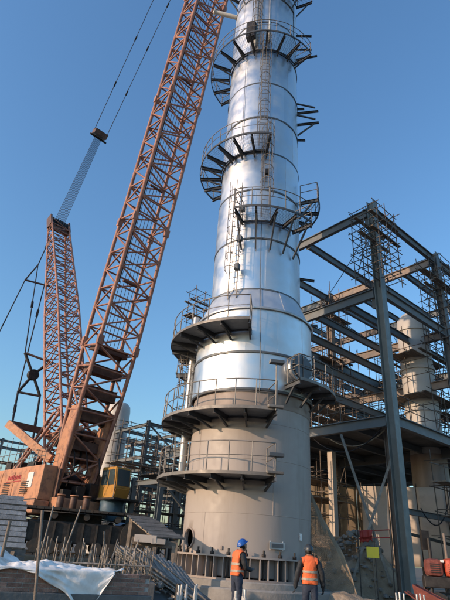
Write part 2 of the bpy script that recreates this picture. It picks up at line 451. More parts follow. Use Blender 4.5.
# lower manway with its round cover, standing on the right-hand platform
def manway(ph, z, R0, r1, r2):
    a = rad(A0+ph); d = V((math.cos(a), math.sin(a), 0)); c = tp(ph, 0, z)-V((0, 0, 0))
    c = V((TX, TY, z))
    bar('manway_neck', c+d*2.6, c+d*(r1), R0, clad, tower, 'cyl16')
    bar('manway_flange', c+d*r1, c+d*(r1+.09), R0+.13, galv, tower, 'cyl16')
    cv = bar('manway_cover', c+d*(r1+.1), c+d*(r1+.17), R0+.02, band, tower, 'cyl16')
    t = V((-d.y, d.x, 0))
    for i in range(16):
        w = 2*math.pi*i/16; p = c+d*(r1-.03)+t*(R0+.07)*math.cos(w)+V((0, 0, (R0+.07)*math.sin(w)))
        bar('cover_bolt', p, p+d*.27, .022, rail, tower)
    bar('davit_arm', c+d*(r1+.12)+t*(R0+.22)+V((0, 0, -.5)), c+d*(r1+.12)+t*(R0+.22)+V((0, 0, .72)), .03, rail, tower)
    for s in (0, .5): bar('cover_spoke', c+d*(r1+.19)+t*(R0)*math.cos(math.pi*s)+V((0, 0, R0*math.sin(math.pi*s))), c+d*(r1+.19)-t*R0*math.cos(math.pi*s)-V((0, 0, R0*math.sin(math.pi*s))), .03, band, tower)
manway(40, 8.72, .5, 3.1, 3.2)
# flood lamps on poles fixed to the platform rails
for ph, z, r in ((13, 6.55, 3.95), (13.5, 4.2, 3.87)):
    top = z+1.75 if z > 5 else z+.6
    bar('lamp_pole', tp(ph, r+.1, z-.1), tp(ph, r+.1, top), .03, rail, tower)
    tbox('lamp_housing', ph, r+.12, top+.05, .28, .14, .07, band)
    tbox('lamp_clamp', ph, r+.08, z+.05, .3, .1, .05, rail)

tubepath('earth_cable', [tp(4, 2.30, 16.4), tp(4.5, 2.29, 13), tp(5, 2.33, 12.5), tp(5, 2.87, 11.2), tp(6, 2.79, 9), tp(6, 2.79, 7.6), tp(7, 2.66, 7.0), tp(8, 2.63, 6.6)], .014, band, tower, 5)
tubepath('earth_cable', [tp(-30, 2.28, 28.5), tp(-29, 2.27, 24), tp(-30, 2.28, 21.5)], .014, band, tower, 5)
for ph, z0, z1 in ((-38, .9, 2.95), (21, 2.95, 4.9), (-52, 4.9, 6.3), (66, .9, 2.95)):
    bar('weld_seam', tp(ph, 2.6, z0), tp(ph, 2.6, z1), .011, skirtm, tower)
for ph in (-20, 60, -75): tbox('earth_lug', ph, 2.62, 1.78, .05, .03, .07, shellm)
# concrete pedestal
pd = lathe('column_pedestal', (TX, TY, 0), [(3.45, -.3), (3.45, .55), (3.4, .60), (3.12, .60), (3.12, .77), (3.08, .80), (2.2, .80)], conc, None, 0, 360, 48)
pd.location = (0, 0, 0); tag(pd, 'round concrete pedestal under the bolted ring of the silver column', 'foundation')

# ------------------------------------------------------------------ crawler crane
B = V((-8.82, 32.985, 5.0)); H = V((.6858, -.7278, 0)); LA = V((.7278, .6858, 0)); Z = V((0, 0, 1))
crane = thing('crawler_crane', 'big orange crawler crane with lattice boom rising beside the silver column', 'crane', (B.x, B.y, G))
def lattice(name, base, e, n, l, L, wf, tf, pitch, rc, rl, m, double=True):
    """a four-chord lattice; wf, tf give width and depth at a distance along it"""
    vs, fs = [], []
    def corner(k, a, b): return base+e*k+l*a*wf(k)/2+n*b*tf(k)/2
    K = int(L/pitch)
    for a, b in ((-1, -1), (-1, 1), (1, 1), (1, -1)):
        b0 = len(vs); st = [L*i/24 for i in range(25)]
        for s in st:
            p = corner(s, a, b)
            for q in range(8): t = 2*math.pi*q/8; vs.append(p+l*rc*math.cos(t)+n*rc*math.sin(t))
        for i in range(len(st)-1):
            for q in range(8): fs.append((b0+i*8+q, b0+i*8+(q+1) % 8, b0+i*8+8+(q+1) % 8, b0+i*8+8+q))
    o = meshobj(name, vs, fs, m, crane, True)
    cs = [(-1, -1), (-1, 1), (1, 1), (1, -1)]
    for f in range(4):
        A, Bc = cs[f], cs[(f+1) % 4]
        for i in range(K):
            k0, k1 = i*pitch, (i+1)*pitch
            X, Y = (A, Bc) if (i % 2 == 0) else (Bc, A)
            bar('lacing_bar', corner(k0, *X), corner(k1, *Y), rl, m, o)
            if double: bar('batten_bar', corner(k0, *A), corner(k0, *Bc), rl, m, o)
    return o, corner
LEAN = .17540523
e1 = H*math.sin(LEAN)+Z*math.cos(LEAN); n1 = H*math.cos(LEAN)-Z*math.sin(LEAN)
wf = lambda k: 2.93*(1 if k > 6 else .82+.03*k); tf = lambda k: 2.1*(1 if k > 9 else .42+.0645*k)
BL = 64
boom, bc = lattice('main_boom', B, e1, n1, LA, BL, wf, tf, 1.45, .14, .066, orange)
# joint plates between boom sections
for k in (9, 18.5, 30.5, 42.5, 54.5):
    for a, b in ((-1, -1), (-1, 1), (1, 1), (1, -1)):
        p = bc(k, a, b); bar('boom_pin_joint', p-e1*.32, p+e1*.32, .19, orange, boom, 'box', .13, up=n1)
# boom foot plates
for a in (-1, 1):
    p = B+LA*a*1.2
    vs = [p-n1*.32-e1*1.7, p+n1*.32-e1*1.7, p+n1*.62+e1*2.6, p+n1*.5+e1*4.6, p-n1*.2+e1*4.6, p-n1*.55+e1*2.6]
    off = LA*.22; vv = [v-off for v in vs]+[v+off for v in vs]
    meshobj('boom_foot', vv, [(5, 4, 3, 2, 1, 0), (6, 7, 8, 9, 10, 11)]+[(i, (i+1) % 6, 6+(i+1) % 6, 6+i) for i in range(6)], orange2, crane)
bar('boom_cross_beam', B+LA*-1.3+e1*2.2, B+LA*1.3+e1*2.2, .3, brownm, crane, 'box')
# hoist winches and guide sheaves carried inside the boom
def inb(k, a, b): return bc(k, a, b)
for k, hk in ((4.2, .4), (5.7, .36), (7.2, .3), (8.6, .16)):
    c = B+e1*k
    w = wf(k)*.42; t = tf(k)*.22
    bm = bmesh.new(); bmesh.ops.create_cube(bm, size=2)
    for v in bm.verts: v.co = c+LA*v.co.x*w+n1*v.co.y*t+e1*v.co.z*hk
    bmesh.ops.bevel(bm, geom=bm.edges[:], offset=.06, segments=1, affect='EDGES')
    wn = bmobj('winch_frame', bm, brownm, crane)
    dr0 = .27 if k < 9 else hk*.6
    bar('winch_drum', c-LA*w*.7-e1*hk*.6, c+LA*w*.7-e1*hk*.6, dr0, brownm, wn, 'cyl16')
    for s in (-1, 1): bar('drum_flange', c+LA*s*(w*.72)-e1*hk*.6, c+LA*s*(w*.72+.06)-e1*hk*.6, dr0*1.3, darkm, wn, 'cyl16')
for k in (13.8, 22, 33, 45):
    bar('guide_sheave', B+e1*k-LA*.6+n1*.3, B+e1*k+LA*.6+n1*.3, .1, brownm, crane, 'cyl16')
# hoist ropes running up inside and over the boom
for i in range(6):
    s = -.75+.3*i
    bar('hoist_rope', B+e1*9+LA*s+n1*.2, B+e1*BL+LA*s*.8+n1*.25, .022, rope, crane)
bar('boom_walkway', B+e1*14-n1*.85-LA*.4, B+e1*BL-n1*.85-LA*.4, .02, darkm, crane, 'box', .14, up=LA)
# derrick mast leaning back
LM = rad(26.5)
e2 = -H*math.sin(LM)+Z*math.cos(LM); n2 = H*math.cos(LM)+Z*math.sin(LM); MB = B-H*.6
ML = 30.0
mw = lambda k: 2.0; mt = lambda k: (.7+1.5*(ML-k)/14 if k > ML-14 else 2.2)
mast, mc = lattice('derrick_mast', MB, e2, n2, LA, ML, mw, mt, 1.0, .10, .05, orange)
MT = MB+e2*ML
for s in (-1, 1): bar('mast_head_plate', MT+LA*s*1.05-e2*1.2, MT+LA*s*1.05+e2*.5, .09, brownm, mast, 'box', .45, up=n2)
for i in range(7): bar('head_sheave', MT+LA*(-.8+.26*i)-n2*.0, MT+LA*(-.72+.26*i), .46, darkm, mast, 'cyl16')
bar('mast_cross_beam', MT-LA*1.1-e2*1.1, MT+LA*1.1-e2*1.1, .22, brownm, mast, 'box')
for k in (3,):
    c = MB+e2*k; bar('mast_rope_drum', c-LA*.85, c+LA*.85, .45, darkm, mast, 'cyl16')
# boom pendants: rope falls to a sheave block, then two pendant lines to the boom head
BT = B+e1*86; pdv = (BT-MT).normalized(); BLK = MT+pdv*11.0
for i in range(10):
    s = -.62+.138*i
    bar('luffing_rope', MT+LA*s*.85, BLK+LA*s*.6, .024, rope, crane)
blk = bar('sheave_block', BLK-LA*.75, BLK+LA*.75, .42, brownm, crane, 'box', .28, up=pdv)
bar('block_pin', BLK-LA*1.0-pdv*.5, BLK+LA*1.0-pdv*.5, .1, darkm, crane)
for s in (-1, 1):
    p0 = BLK+LA*s*.75; p1 = BT+LA*s*1.1; d = (p1-p0).normalized(); L = (p1-p0).length; k = 0
    while k < min(L, 46):
        bar('pendant_bar', p0+d*(k+.12), p0+d*(k+5.7), .035, rope, crane)
        bar('pendant_link', p0+d*(k+5.5), p0+d*(k+6.1), .075, darkm, crane, 'box', .04); k += 5.9
# back pendants with their spreaders
def pen(pts, r=.05):
    for p, q in zip(pts, pts[1:]):
        bar('back_pendant', p, q, r, rope, crane)
        d = (V(q)-V(p)).normalized(); mid = (V(p)+V(q))/2; bar('pendant_link', mid-d*.4, mid+d*.4, .10, darkm, crane, 'box', .05)
M1 = V((-18.2, 42.0, 30.6)); S1 = V((-19.1, 40.74, 23.45)); S2 = V((-17.0, 42.0, 23.6))
bar('spreader_bar', S1, S2, .09, brownm, crane); bar('spreader_bar', S1, V((-18.43, 41.05, 25.38)), .07, darkm, crane)
pen([V((-18.43, 41.05, 25.38)), M1]); pen([S1, V((-20.3, 40.0, 14.0))])
Q1 = V((-15.61, 36.83, 14.77)); Q2 = V((-13.4, 37.5, 14.3)); X1 = V((-14.69, 37.2, 13.13)); Q3 = V((-15.39, 36.92, 11.61)); Q4 = V((-13.87, 37.52, 11.58))
pen([V((-18.43, 41.05, 25.38)), Q1]); pen([V((-17.6, 41.6, 27.0)), Q3+V((0, 0, .2))])
bar('spreader_bar', Q1, Q2, .09, brownm, crane); bar('spreader_bar', Q3, Q4, .09, brownm, crane)
for q in (Q1, Q3, Q4, V((-13.9, 37.5, 14.2))): bar('link_arm', X1, q, .11, darkm, crane)
bar('link_hub', X1-H*.2, X1+H*.2, .42, darkm, crane, 'cyl16')
pen([Q3, V((-14.45, 35.14, 8.6))], .08); pen([Q4, V((-12.6, 34.9, 7.0))], .08)
# back-stay struts and the rear gantry beam
gp0 = V((-10.3, 32.3, 6.2)); gp1 = V((-14.1, 33.6, 8.5))
bar('gantry_beam', gp0, gp1, .14, orange2, crane, 'box', .25)
bar('gantry_beam', gp0+LA*2.6, gp1+LA*2.6, .14, orange2, crane, 'box', .25)
bar('gantry_cross_beam', gp1, gp1+LA*2.6, .2, brownm, crane, 'box')
for s in (0, 1.1):
    bar('backstop_strut', V((-13.0+s, 34.2, 5.7)), V((-10.9+s, 33.9, 9.6)), .11, orange, crane)
    bar('backstop_strut', V((-13.6+s, 35.2, 5.7)), V((-11.6+s, 34.9, 9.8)), .11, orange, crane)
# upper house
HC = B-H*3.6-LA*.1
def hb(name, f0, f1, s0, s1, z0, z1, m, bevel=.06, parent=None):
    """box in crane axes: f forward, s sideways"""
    c = B+H*(f0+f1)/2+LA*(s0+s1)/2
    return box(name, (c.x, c.y, (z0+z1)/2), ((f1-f0)/2, (s1-s0)/2, (z1-z0)/2), m, parent or crane, ax=H, bevel=bevel)
hb('slew_frame', -9.5, 1.3, -1.5, 1.5, 3.3, 3.95, orange2)
hs_ = hb('engine_house', -9.0, .4, -2.3, -1.3, 3.75, 5.75, orange2)
hb('engine_house', -9.0, .2, 1.3, 2.3, 3.75, 5.6, orange2)
for f in (-7.2, -5.2, -3.2): hb('house_door', f, f+1.7, -2.33, -2.29, 3.95, 5.5, orange2, .015, hs_)
for f in (-6.9, -4.9, -2.2):
    for q in range(7): hb('louvre_blade', f, f+1.0, -2.37, -2.32, 4.12+.11*q, 4.17+.11*q, darkm, 0, hs_)
for i in range(9):
    p = B+H*(-8.8+1.1*i)-LA*2.2; bar('house_rail_post', V((p.x, p.y, 5.75)), V((p.x, p.y, 6.75)), .022, rail, hs_)
for z in (6.3, 6.75): bar('house_rail', V((B-H*8.8-LA*2.2).xy.to_3d())+Z*z, V((B-LA*2.2).xy.to_3d())+Z*z, .022, rail, hs_)
for f in (-6, -4.4, -2.5): hb('roof_unit', f, f+.9, -2.1, -1.5, 5.75, 6.0+.12*abs(f)/3, darkm, .04, hs_)
hb('house_window', -1.5, -.75, -2.34, -2.28, 4.45, 5.35, whitem, .02, hs_)
hb('walkway_rail', -9, .4, -2.42, -2.36, 3.70, 3.80, darkm, .0, hs_)
# illegible red lettering, a row of small painted strokes
x = -4.4
for i in range(9):
    w = random.uniform(.12, .2); hgt = random.uniform(.2, .3)
    hb('red_lettering', x, x+w, -2.352, -2.338, 5.0, 5.0+hgt, redm, 0, hs_); x += w+.06
hb('red_lettering', -4.6, -2.4, -2.352, -2.338, 4.86, 4.91, redm, 0, hs_)
hb('counterweight_tray', -9.8, -8.2, -3.2, 3.2, 3.4, 3.8, darkm)
for k in range(4):
    for s in (-1, 1): hb('counterweight_slab', -9.7, -8.3, s*2.2-.95, s*2.2+.95, 3.8+.5*k, 4.28+.5*k, orange2)
hb('fuel_tank', -1.2, .6, -2.55, -1.6, 3.0, 3.72, orange2)
hb('tool_box', -2.6, -1.5, -2.5, -1.7, 2.9, 3.6, darkm)
# machinery between the frames
for f, z, r in ((-1.2, 5.0, .62), (-2.9, 5.0, .62), (-4.7, 5.0, .6), (-.1, 6.6, .45), (-.4, 8.0, .4)):
    c = B+H*f
    for s in (-1.15, -.05, 1.05): bar('drum_flange', V((c.x, c.y, z))+LA*(s-.04), V((c.x, c.y, z))+LA*(s+.04), r+.17, darkm, crane, 'cyl16')
    bar('winch_drum', V((c.x, c.y, z))-LA*1.2, V((c.x, c.y, z))+LA*1.2, r, brownm if f > -1 else darkm, crane, 'cyl16')
for s in (-1.35, 1.35):
    hb('side_frame', -5.6, .8, s-.08, s+.08, 3.95, 5.6, brownm, .03)
hb('radiator_pack', -7.5, -5.8, -1.1, 1.1, 4.0, 6.3, darkm)
for s in (-.9, 0, .9):
    hb('valve_block', .5, 1.2, s-.3, s+.3, 3.95, 4.7+.3*s, darkm, .04)
    tubepath('hydraulic_hose', [B+H*.9+LA*s+Z*(-.4), B+H*1.5+LA*s+Z*.6, B+H*.8+LA*(s+.2)+Z*1.6, B+H*.2+LA*s+Z*2.6], .05, darkm, crane)
# operator's cab
CF = B+H*2.0+LA*1.85
def cabf():
    vs, fs = [], []
    pr = [(-.95, 4.15), (.75, 4.15), (.95, 4.75), (.72, 6.0), (-.85, 6.05)]
    for s in (-.55, .55):
        for f, z in pr: p = CF+H*f+LA*s; vs.append(V((p.x, p.y, z)))
    fs = [(4, 3, 2, 1, 0), (5, 6, 7, 8, 9)]+[(i, (i+1) % 5, 5+(i+1) % 5, 5+i) for i in range(5)]
    o = meshobj('operator_cab', vs, fs, yellow, crane)
    bm = bmesh.new(); bm.from_mesh(o.data); bmesh.ops.bevel(bm, geom=bm.edges[:], offset=.05, segments=2, affect='EDGES'); bm.to_mesh(o.data); bm.free()
    for f0, f1 in ((-.75, -.05), (.05, .62)):
        for s in (-.565, .565):
            q = []
            for f, z in ((f0, 4.95), (f1+(.12 if f1 > .3 else 0), 4.95), (f1, 5.85), (f0, 5.85)): p = CF+H*f+LA*s; q.append(V((p.x, p.y, z)))
            d = LA*(.012 if s > 0 else -.012)
            meshobj('window_pane', q+[v+d for v in q], [(0, 1, 2, 3), (7, 6, 5, 4)]+[(i, 4+i, 4+(i+1) % 4, (i+1) % 4) for i in range(4)], glassm, o)
    q = []
    for f, z, s in ((.925, 4.9, -.45), (.925, 4.9, .45), (.75, 5.88, .45), (.75, 5.88, -.45)): p = CF+H*f+LA*s; q.append(V((p.x, p.y, z)))
    q = [v+H*.02 for v in q]
    meshobj('windscreen', q+[v+H*.012 for v in q], [(3, 2, 1, 0), (4, 5, 6, 7)]+[(i, (i+1) % 4, 4+(i+1) % 4, 4+i) for i in range(4)], glassm, o)
    for s in (-.6, .6): bar('cab_rail', CF+H*.9+LA*s+Z*(-.9), CF+H*.9+LA*s+Z*.1, .025, rail, o)
cabf()
cc = CF+Z*0
bar('cab_pedestal', V((cc.x, cc.y, 2.9)), V((cc.x, cc.y, 4.15)), .75, bluem, crane, 'cyl16')
box('cab_walkway', (cc.x, cc.y, 4.1), (1.5, .9, .05), darkm, crane, ax=H)
for i in range(3):
    p = V((-8.6+.72*i, 30.3+.1*i, 0)); o = bar('swivel_roller', V((p.x, p.y, 3.25)), V((p.x, p.y, 3.95)), .2, brownm, crane, 'cyl16'); bar('roller_cap', V((p.x, p.y, 3.95)), V((p.x, p.y, 4.05)), .24, orange2, crane, 'cyl16')
# crawler tracks
U1 = V((.974, .225, 0)); U2 = V((-.225, .974, 0)); TC = V((-7.2, 27.9, 0))
def track(c):
    L, z0, z1 = 4.6, 1.0, 3.1; r = (z1-z0)/2; zc = (z0+z1)/2
    c = V((c.x, c.y, 0))
    fr = box('track_frame', c+Z*zc, (L-.9, .34, .5), darkm, crane, ax=U1, bevel=.08)
    for s in (-1, 1): bar('sprocket', c+U1*s*(L-r)-U2*.52+Z*zc, c+U1*s*(L-r)+U2*.52+Z*zc, r-.12, trackm, fr, 'cyl16')
    for i in range(11): bar('frame_rib', c+U1*(-3.5+.7*i)-U2*.34+Z*(zc-.45), c+U1*(-3.5+.7*i)-U2*.34+Z*(zc+.45), .05, trackm, fr, 'box', .09, up=U2)
    for i in range(4): bar('carrier_roller', c+U1*(-2.4+1.6*i)-U2*.6+Z*(z1-.3), c+U1*(-2.4+1.6*i)+U2*.6+Z*(z1-.3), .16, trackm, fr, 'cyl16')
    for i in range(9):
        k = -(L-r)+.55+i*(2*(L-r)-1.1)/8
        bar('track_roller', c+U1*k-U2*.53+Z*(z0+.38), c+U1*k+U2*.53+Z*(z0+.38), .3, trackm, fr, 'cyl16')
    per = 4*(L-r)+2*math.pi*r; N = 52
    for i in range(N):
        s = per*i/N; st = 2*(L-r)
        if s < st: p, d = (-(L-r)+s, r), (1, 0)
        elif s < st+math.pi*r: t = (s-st)/r; p, d = ((L-r)+r*math.sin(t), r*math.cos(t)), (math.cos(t), -math.sin(t))
        elif s < 2*st+math.pi*r: p, d = ((L-r)-(s-st-math.pi*r), -r), (-1, 0)
        else: t = (s-2*st-math.pi*r)/r; p, d = (-(L-r)-r*math.sin(t), -r*math.cos(t)), (-math.cos(t), math.sin(t))
        pc = c+U1*p[0]+Z*(zc+p[1]); dd = U1*d[0]+Z*d[1]; nn = dd.cross(U2)
        bar('track_shoe', pc-U2*.75, pc+U2*.75, .06, trackm, fr, 'box', per/N*.46, up=dd)
track(TC); track(TC+U2*7.6)
box('car_body', TC+U2*3.8+Z*2.4, (1.6, 3.2, .6), trackm, crane, ax=U1, bevel=.1)
lathe('slew_ring', TC+U2*3.8, [(1.7, 3.0), (1.9, 3.0), (1.9, 3.3), (1.7, 3.3)], darkm, crane, 0, 360, 40)
# steel mats under the crane
for i in range(9):
    c = TC+U1*(-5.3+1.32*i)+U2*3.6
    o = box('crane_mat', (c.x, c.y, .52), (.64, 6.3, .46), greend, None, ax=U1, bevel=.03)
    tag(o, 'dark timber crane mat lying under the crawler tracks', 'mat', 'mats under the crane tracks')

# ------------------------------------------------------------------ steel frame on the right
FA = V((-.645, .764, 0)); FB = V((.764, .645, 0)); C1 = V((7.21, 19.72, 0))
FK = 1.2                                   # bay scale of the frame
def fz(z): return z if z < 1 else 1.6+(z-1.6)*FK
def fp(b, a, z): p = (C1+FB*b+FA*a)*FK; return V((p.x, p.y, fz(z)))
frame = thing('steel_frame', 'grey steel building frame with open beams and a concrete deck, right of the column', 'building frame', (C1.x*FK, C1.y*FK, G))
BB = 6.45; AA = 7.6
def column(b, a, z1, m, hw=.27):
    o = bar('frame_column', fp(b, a, G-.1), fp(b, a, z1), hw*FK, m, frame, 'ibeam', hw*FK, up=FA)
    return o
column(0, 0, 18.15, steelb, .19)
bar('base_plate', fp(0, 0, .55), fp(0, 0, .6), .45, steelb, frame, 'box', .45, up=FA)
for (b, a) in ((1, 0), (2, 0), (0, 1), (1, 1), (2, 1), (1, 2), (2, 2)):
    column(b*BB, a*AA, 18.1, steel if (b, a) != (1, 1) else steelr, .19)
def gird(b0, a0, b1, a1, z, m, hw=.12, hh=.24):
    p_, q_ = fp(b0, a0, z-hh), fp(b1, a1, z-hh); d_ = (q_-p_).normalized()
    for e_, s_ in ((p_, 1), (q_, -1)): bar('end_plate', e_+d_*s_*.004, e_+d_*s_*.03, hw*1.25*FK, m, frame, 'box', hh*1.2*FK)
    return bar('frame_beam', fp(b0, a0, z-hh), fp(b1, a1, z-hh), hw, m, frame, 'ibeam', hh*FK)
# girders, one per bay, along a then along b
for zl in (17.84, 13.14):
    for i in range(3):
        for j in range(2 if i else 1): gird(i*BB, j*AA+.28, i*BB, (j+1)*AA-.28, zl, steelr if (i+j) % 2 else steel)
    for j in range(3):
        for i in range(0 if j < 2 else 1, 2): gird(i*BB+.28, j*AA, (i+1)*BB-.28, j*AA, zl, steel)
gird(0, .28, 0, AA-.28, 12.3, steel, .12, .2) if False else None
for a in (4.3,):
    for i in range(2): gird(i*BB+.13, a, (i+1)*BB-.13, a, 17.75, steel, .11, .22)
for a in (2.0, 3.8, 5.7, 9.5, 11.4):
    gird(BB+.13, a, 2*BB-.13, a, 17.74, steel, .10, .2)
for a in (1.9, 3.8, 5.7, 9.5, 11.4):
    for i in range(0 if a < AA else 1, 2): gird(i*BB+.13, a, (i+1)*BB-.13, a, 13.03, steel, .10, .2)
for z, a in ((12.1, 4.4), (10.8, 4.6), (9.5, 4.8)):
    gird(0, a, 2*BB, a, z, steel, .1, .2)
for z in (10.4,):
    for i in (1, 2):
        for j in range(2): gird(i*BB, j*AA+.26, i*BB, (j+1)*AA-.26, z, steelr, .12, .22)
    for j in (1, 2): gird(BB+.26, j*AA, 2*BB-.26, j*AA, z, steel, .12, .22)
    gird(BB+.26, 0, 2*BB-.26, 0, z, steel, .12, .22)
# gusset plates on the corner column
for z in (17.3, 12.6):
    bar('gusset_plate', fp(.05, .3, z-.45), fp(.05, .3, z+.45), .012, steel, frame, 'box', .25, up=FA)
    bar('gusset_plate', fp(.3, .05, z-.45), fp(.3, .05, z+.45), .25, steel, frame, 'box', .012, up=FA)
# deck
def fbox(name, b0, b1, a0, a1, z0, z1, m, parent=None, bevel=0):
    c = fp((b0+b1)/2, (a0+a1)/2, (z0+z1)/2)
    return box(name, c, ((b1-b0)/2*FK, (a1-a0)/2*FK, (z1-z0)/2*FK), m, parent or frame, ax=FB, bevel=bevel)
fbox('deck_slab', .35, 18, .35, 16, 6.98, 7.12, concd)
bar('deck_edge_beam', fp(0, .33, 6.88), fp(0, 16, 6.88), .14, steel, frame, 'ibeam', .27)
bar('deck_edge_beam', fp(.33, 0, 6.88), fp(18, 0, 6.88), .14, steel, frame, 'ibeam', .27)
for i in range(1, 9): bar('deck_joist', fp(.16, i*1.9, 6.80), fp(18, i*1.9, 6.80), .09, steel, frame, 'ibeam', .17)
for i in (1, 2): bar('deck_girder', fp(i*BB, .3, 6.7), fp(i*BB, 16, 6.7), .14, steel, frame, 'ibeam', .28)
# deck hand rail of scaffold tube
for a in [.2+1.25*i for i in range(9)]: bar('rail_post', fp(.2, a, 7.12), fp(.2+jit(.05), a, 8.25+jit(.15)), .024, tube, frame)
for z in (7.65, 8.2): bar('deck_rail', fp(.2, .1, z), fp(.2, 10.4, z+jit(.05)), .024, tube, frame)
for b in [.6+1.25*i for i in range(9)]: bar('rail_post', fp(b, .2, 7.12), fp(b, .2+jit(.05), 8.25+jit(.15)), .024, tube, frame)
for z in (7.65, 8.2): bar('deck_rail', fp(.5, .2, z), fp(10.8, .2, z+jit(.05)), .024, tube, frame)
# lower storey: lit post and cross bracing under the deck
bar('lower_post', (6.75, 28.8, G), (6.75, 28.8, 7.2), .17, beige, frame, 'box', .17, up=FA)
bar('cross_brace', (6.63, 25.1, .9), (9.15, 24.4, 7.4), .06, pipem, frame, 'box', .06)
bar('cross_brace', (6.44, 25.2, 7.4), (8.25, 24.85, .9), .06, pipem, frame, 'box', .06)
bar('lower_post', fp(.75, .75, G), fp(.75, .75, 6.6), .13, steelr, frame, 'ibeam', .14, up=FA)
bar('lower_beam', fp(.9, .75, 3.6), fp(9, .75, 3.6), .10, steel, frame, 'ibeam', .14)
bar('lower_beam', fp(.3, .3, 2.75), fp(9, .5, 2.3), .06, darkm, frame, 'box', .06)
# hanging cables under the deck
def sag(p, q, d, n=14): return [V(p).lerp(V(q), i/n)-V((0, 0, d*4*(i/n)*(1-i/n))) for i in range(n+1)]
for i, (p, q, d) in enumerate(((fp(.1, 4.2, 6.6), fp(.1, .5, 6.75), 1.0), (fp(.2, 3.4, 6.55), fp(.3, .6, 6.6), .6), (fp(2.6, .6, 3.8), fp(6.2, .6, 6.3), 1.9))):
    o = tubepath('hanging_cable', sag(p, q, d), .03, rope if i != 1 else netm)
    tag(o, ['dark cable sagging under the deck edge beside the corner column', 'tan rope sagging under the deck edge beside the corner column', 'dark cable looping down right of the corner column'][i], 'cable')

# scaffolds -------------------------------------------------------------------
def scaffold(label, org, ax, nx, ny, z0, z1, dx, dy, dz, plank_levels=(), group=None, m=tube, skip=.12, over=.45, bare=.15):
    ax = V((ax[0], ax[1], 0)).normalized(); ay = V((-ax.y, ax.x, 0)); org = V((org[0], org[1], 0))
    o = thing('scaffold', label, 'scaffold', (org.x, org.y, z0), group)
    P_ = lambda i, j, z: org+ax*i*dx+ay*j*dy+Z*z
    for i in range(nx):
        for j in range(ny):
            bar('upright_tube', P_(i, j, z0), P_(i, j, z1+jit(.5))+V((jit(.06), jit(.06), 0)), .027, m, o)
    z = z0+.4
    while z < z1:
        for j in range(ny):
            if random.random() > skip: bar('ledger_tube', P_(-over*random.random(), j, z+jit(.05)), P_(nx-1+over*random.random(), j, z+jit(.08)), .025, m, o)
        for i in range(nx):
            if random.random() > skip: bar('transom_tube', P_(i, -over*random.random(), z+.05), P_(i, ny-1+over*random.random(), z+.05+jit(.08)), .025, m, o)
        z += dz
    for k in range(2): bar('brace_tube', P_(0, 0 if k else ny-1, z0+.2), P_(nx-1, 0 if k else ny-1, z1-.2), .025, m, o)
    for z in plank_levels:
        w = .22
        for q in range(int((ny-1)*dy/ (w+.03))):
            if random.random() < bare: continue
            c = (q+.5)*(w+.03)/dy
            bar('scaffold_plank', P_(-.35-.2*random.random(), c, z+.09), P_(nx-1+.35+.2*random.random(), c, z+.09+jit(.03)), w/2, wood, o, 'box', .022)
    return o
p = fp(-.95, -.75, 0); scaffold('tube scaffold hung round the top of the nearest corner column', p, FB, 3, 3, 15.4, 20.5, 1.0, .85, .5, (19.4, 18.3), bare=.55)
p = fp(BB-.95, -.75, 0); scaffold('tube scaffold round the top of the second column, near the right edge', p, FB, 3, 3, 14.0, 20.5, 1.0, .85, .5, (19.5, 18.4), bare=.55)
p = fp(BB-1.0, AA-.8, 0); scaffold('tall tube scaffold round the rusty inner column behind the column shell', p, FB, 3, 3, 8.1, 21.3, 1.1, .9, 1.1, (15.2, 12.2, 18.8))
p = fp(-.6, 13.6, 0); scaffold('dark tube scaffold showing behind the left edge of the silver column', p, FB, 3, 2, 8, 21.2, 1.0, 1.0, .9, (19.9, 18.6, 17.2))
p = fp(1.2, 5.2, 0); scaffold('low rusty tube scaffold standing on the concrete deck behind its railing', p, FB, 5, 3, 7.98, 13.0, 1.6, 1.4, 1.1, (10.1,))
p = fp(7.5, 3.6, 0); scaffold('tube scaffold on the deck left of the cream vessel', p, FB, 3, 3, 7.98, 14.0, 1.5, 1.3, 1.15, (10.5, 12.5))
p = fp(2*BB-1, AA-.8, 0); scaffold('far tube scaffold around a column at the back of the steel frame', p, FB, 3, 3, 8, 21, 1.1, .9, 1.2, (15.2,))
p = fp(.6, 11.0, 0); scaffold('tube scaffold on the deck in line with the grey column, far end', p, FB, 6, 3, 7.98, 14.4, 1.7, 1.4, 1.2, (10.4, 12.8))

p = fp(2.2, 8.6, 0); scaffold('tube scaffold on the deck between the nearest and the rusty column', p, FB, 5, 3, 8.2, 15.4, 1.3, 1.2, 1.05, (10.6, 12.9), bare=.4)
p = fp(BB+1.4, .9, 0); scaffold('tube scaffold on the deck just behind the second column, right edge', p, FB, 4, 3, 8.2, 14.6, 1.2, 1.2, 1.0, (10.4,), bare=.4)
p = fp(BB+.8, AA+1.4, 0); scaffold('tube scaffold at the back of the deck behind the rusty column', p, FB, 5, 3, 8.2, 19.0, 1.3, 1.2, 1.3, (13.0,), bare=.4)
for i, (p, q, d) in enumerate(((fp(.1, 3, 13.0), fp(BB, 2, 12.6), .9), (fp(BB, 4, 17.4), fp(2*BB, 5, 13.0), 1.4), (fp(.05, .3, 16.8), fp(.1, 5.2, 12.4), .7))):
    tag(tubepath('power_cable', sag(p, q, d), .022, rope), ['black cable sagging between beams at mid height of the frame', 'black cable sagging at the back of the steel frame', 'black cable sagging from the top of the nearest corner column'][i], 'cable')

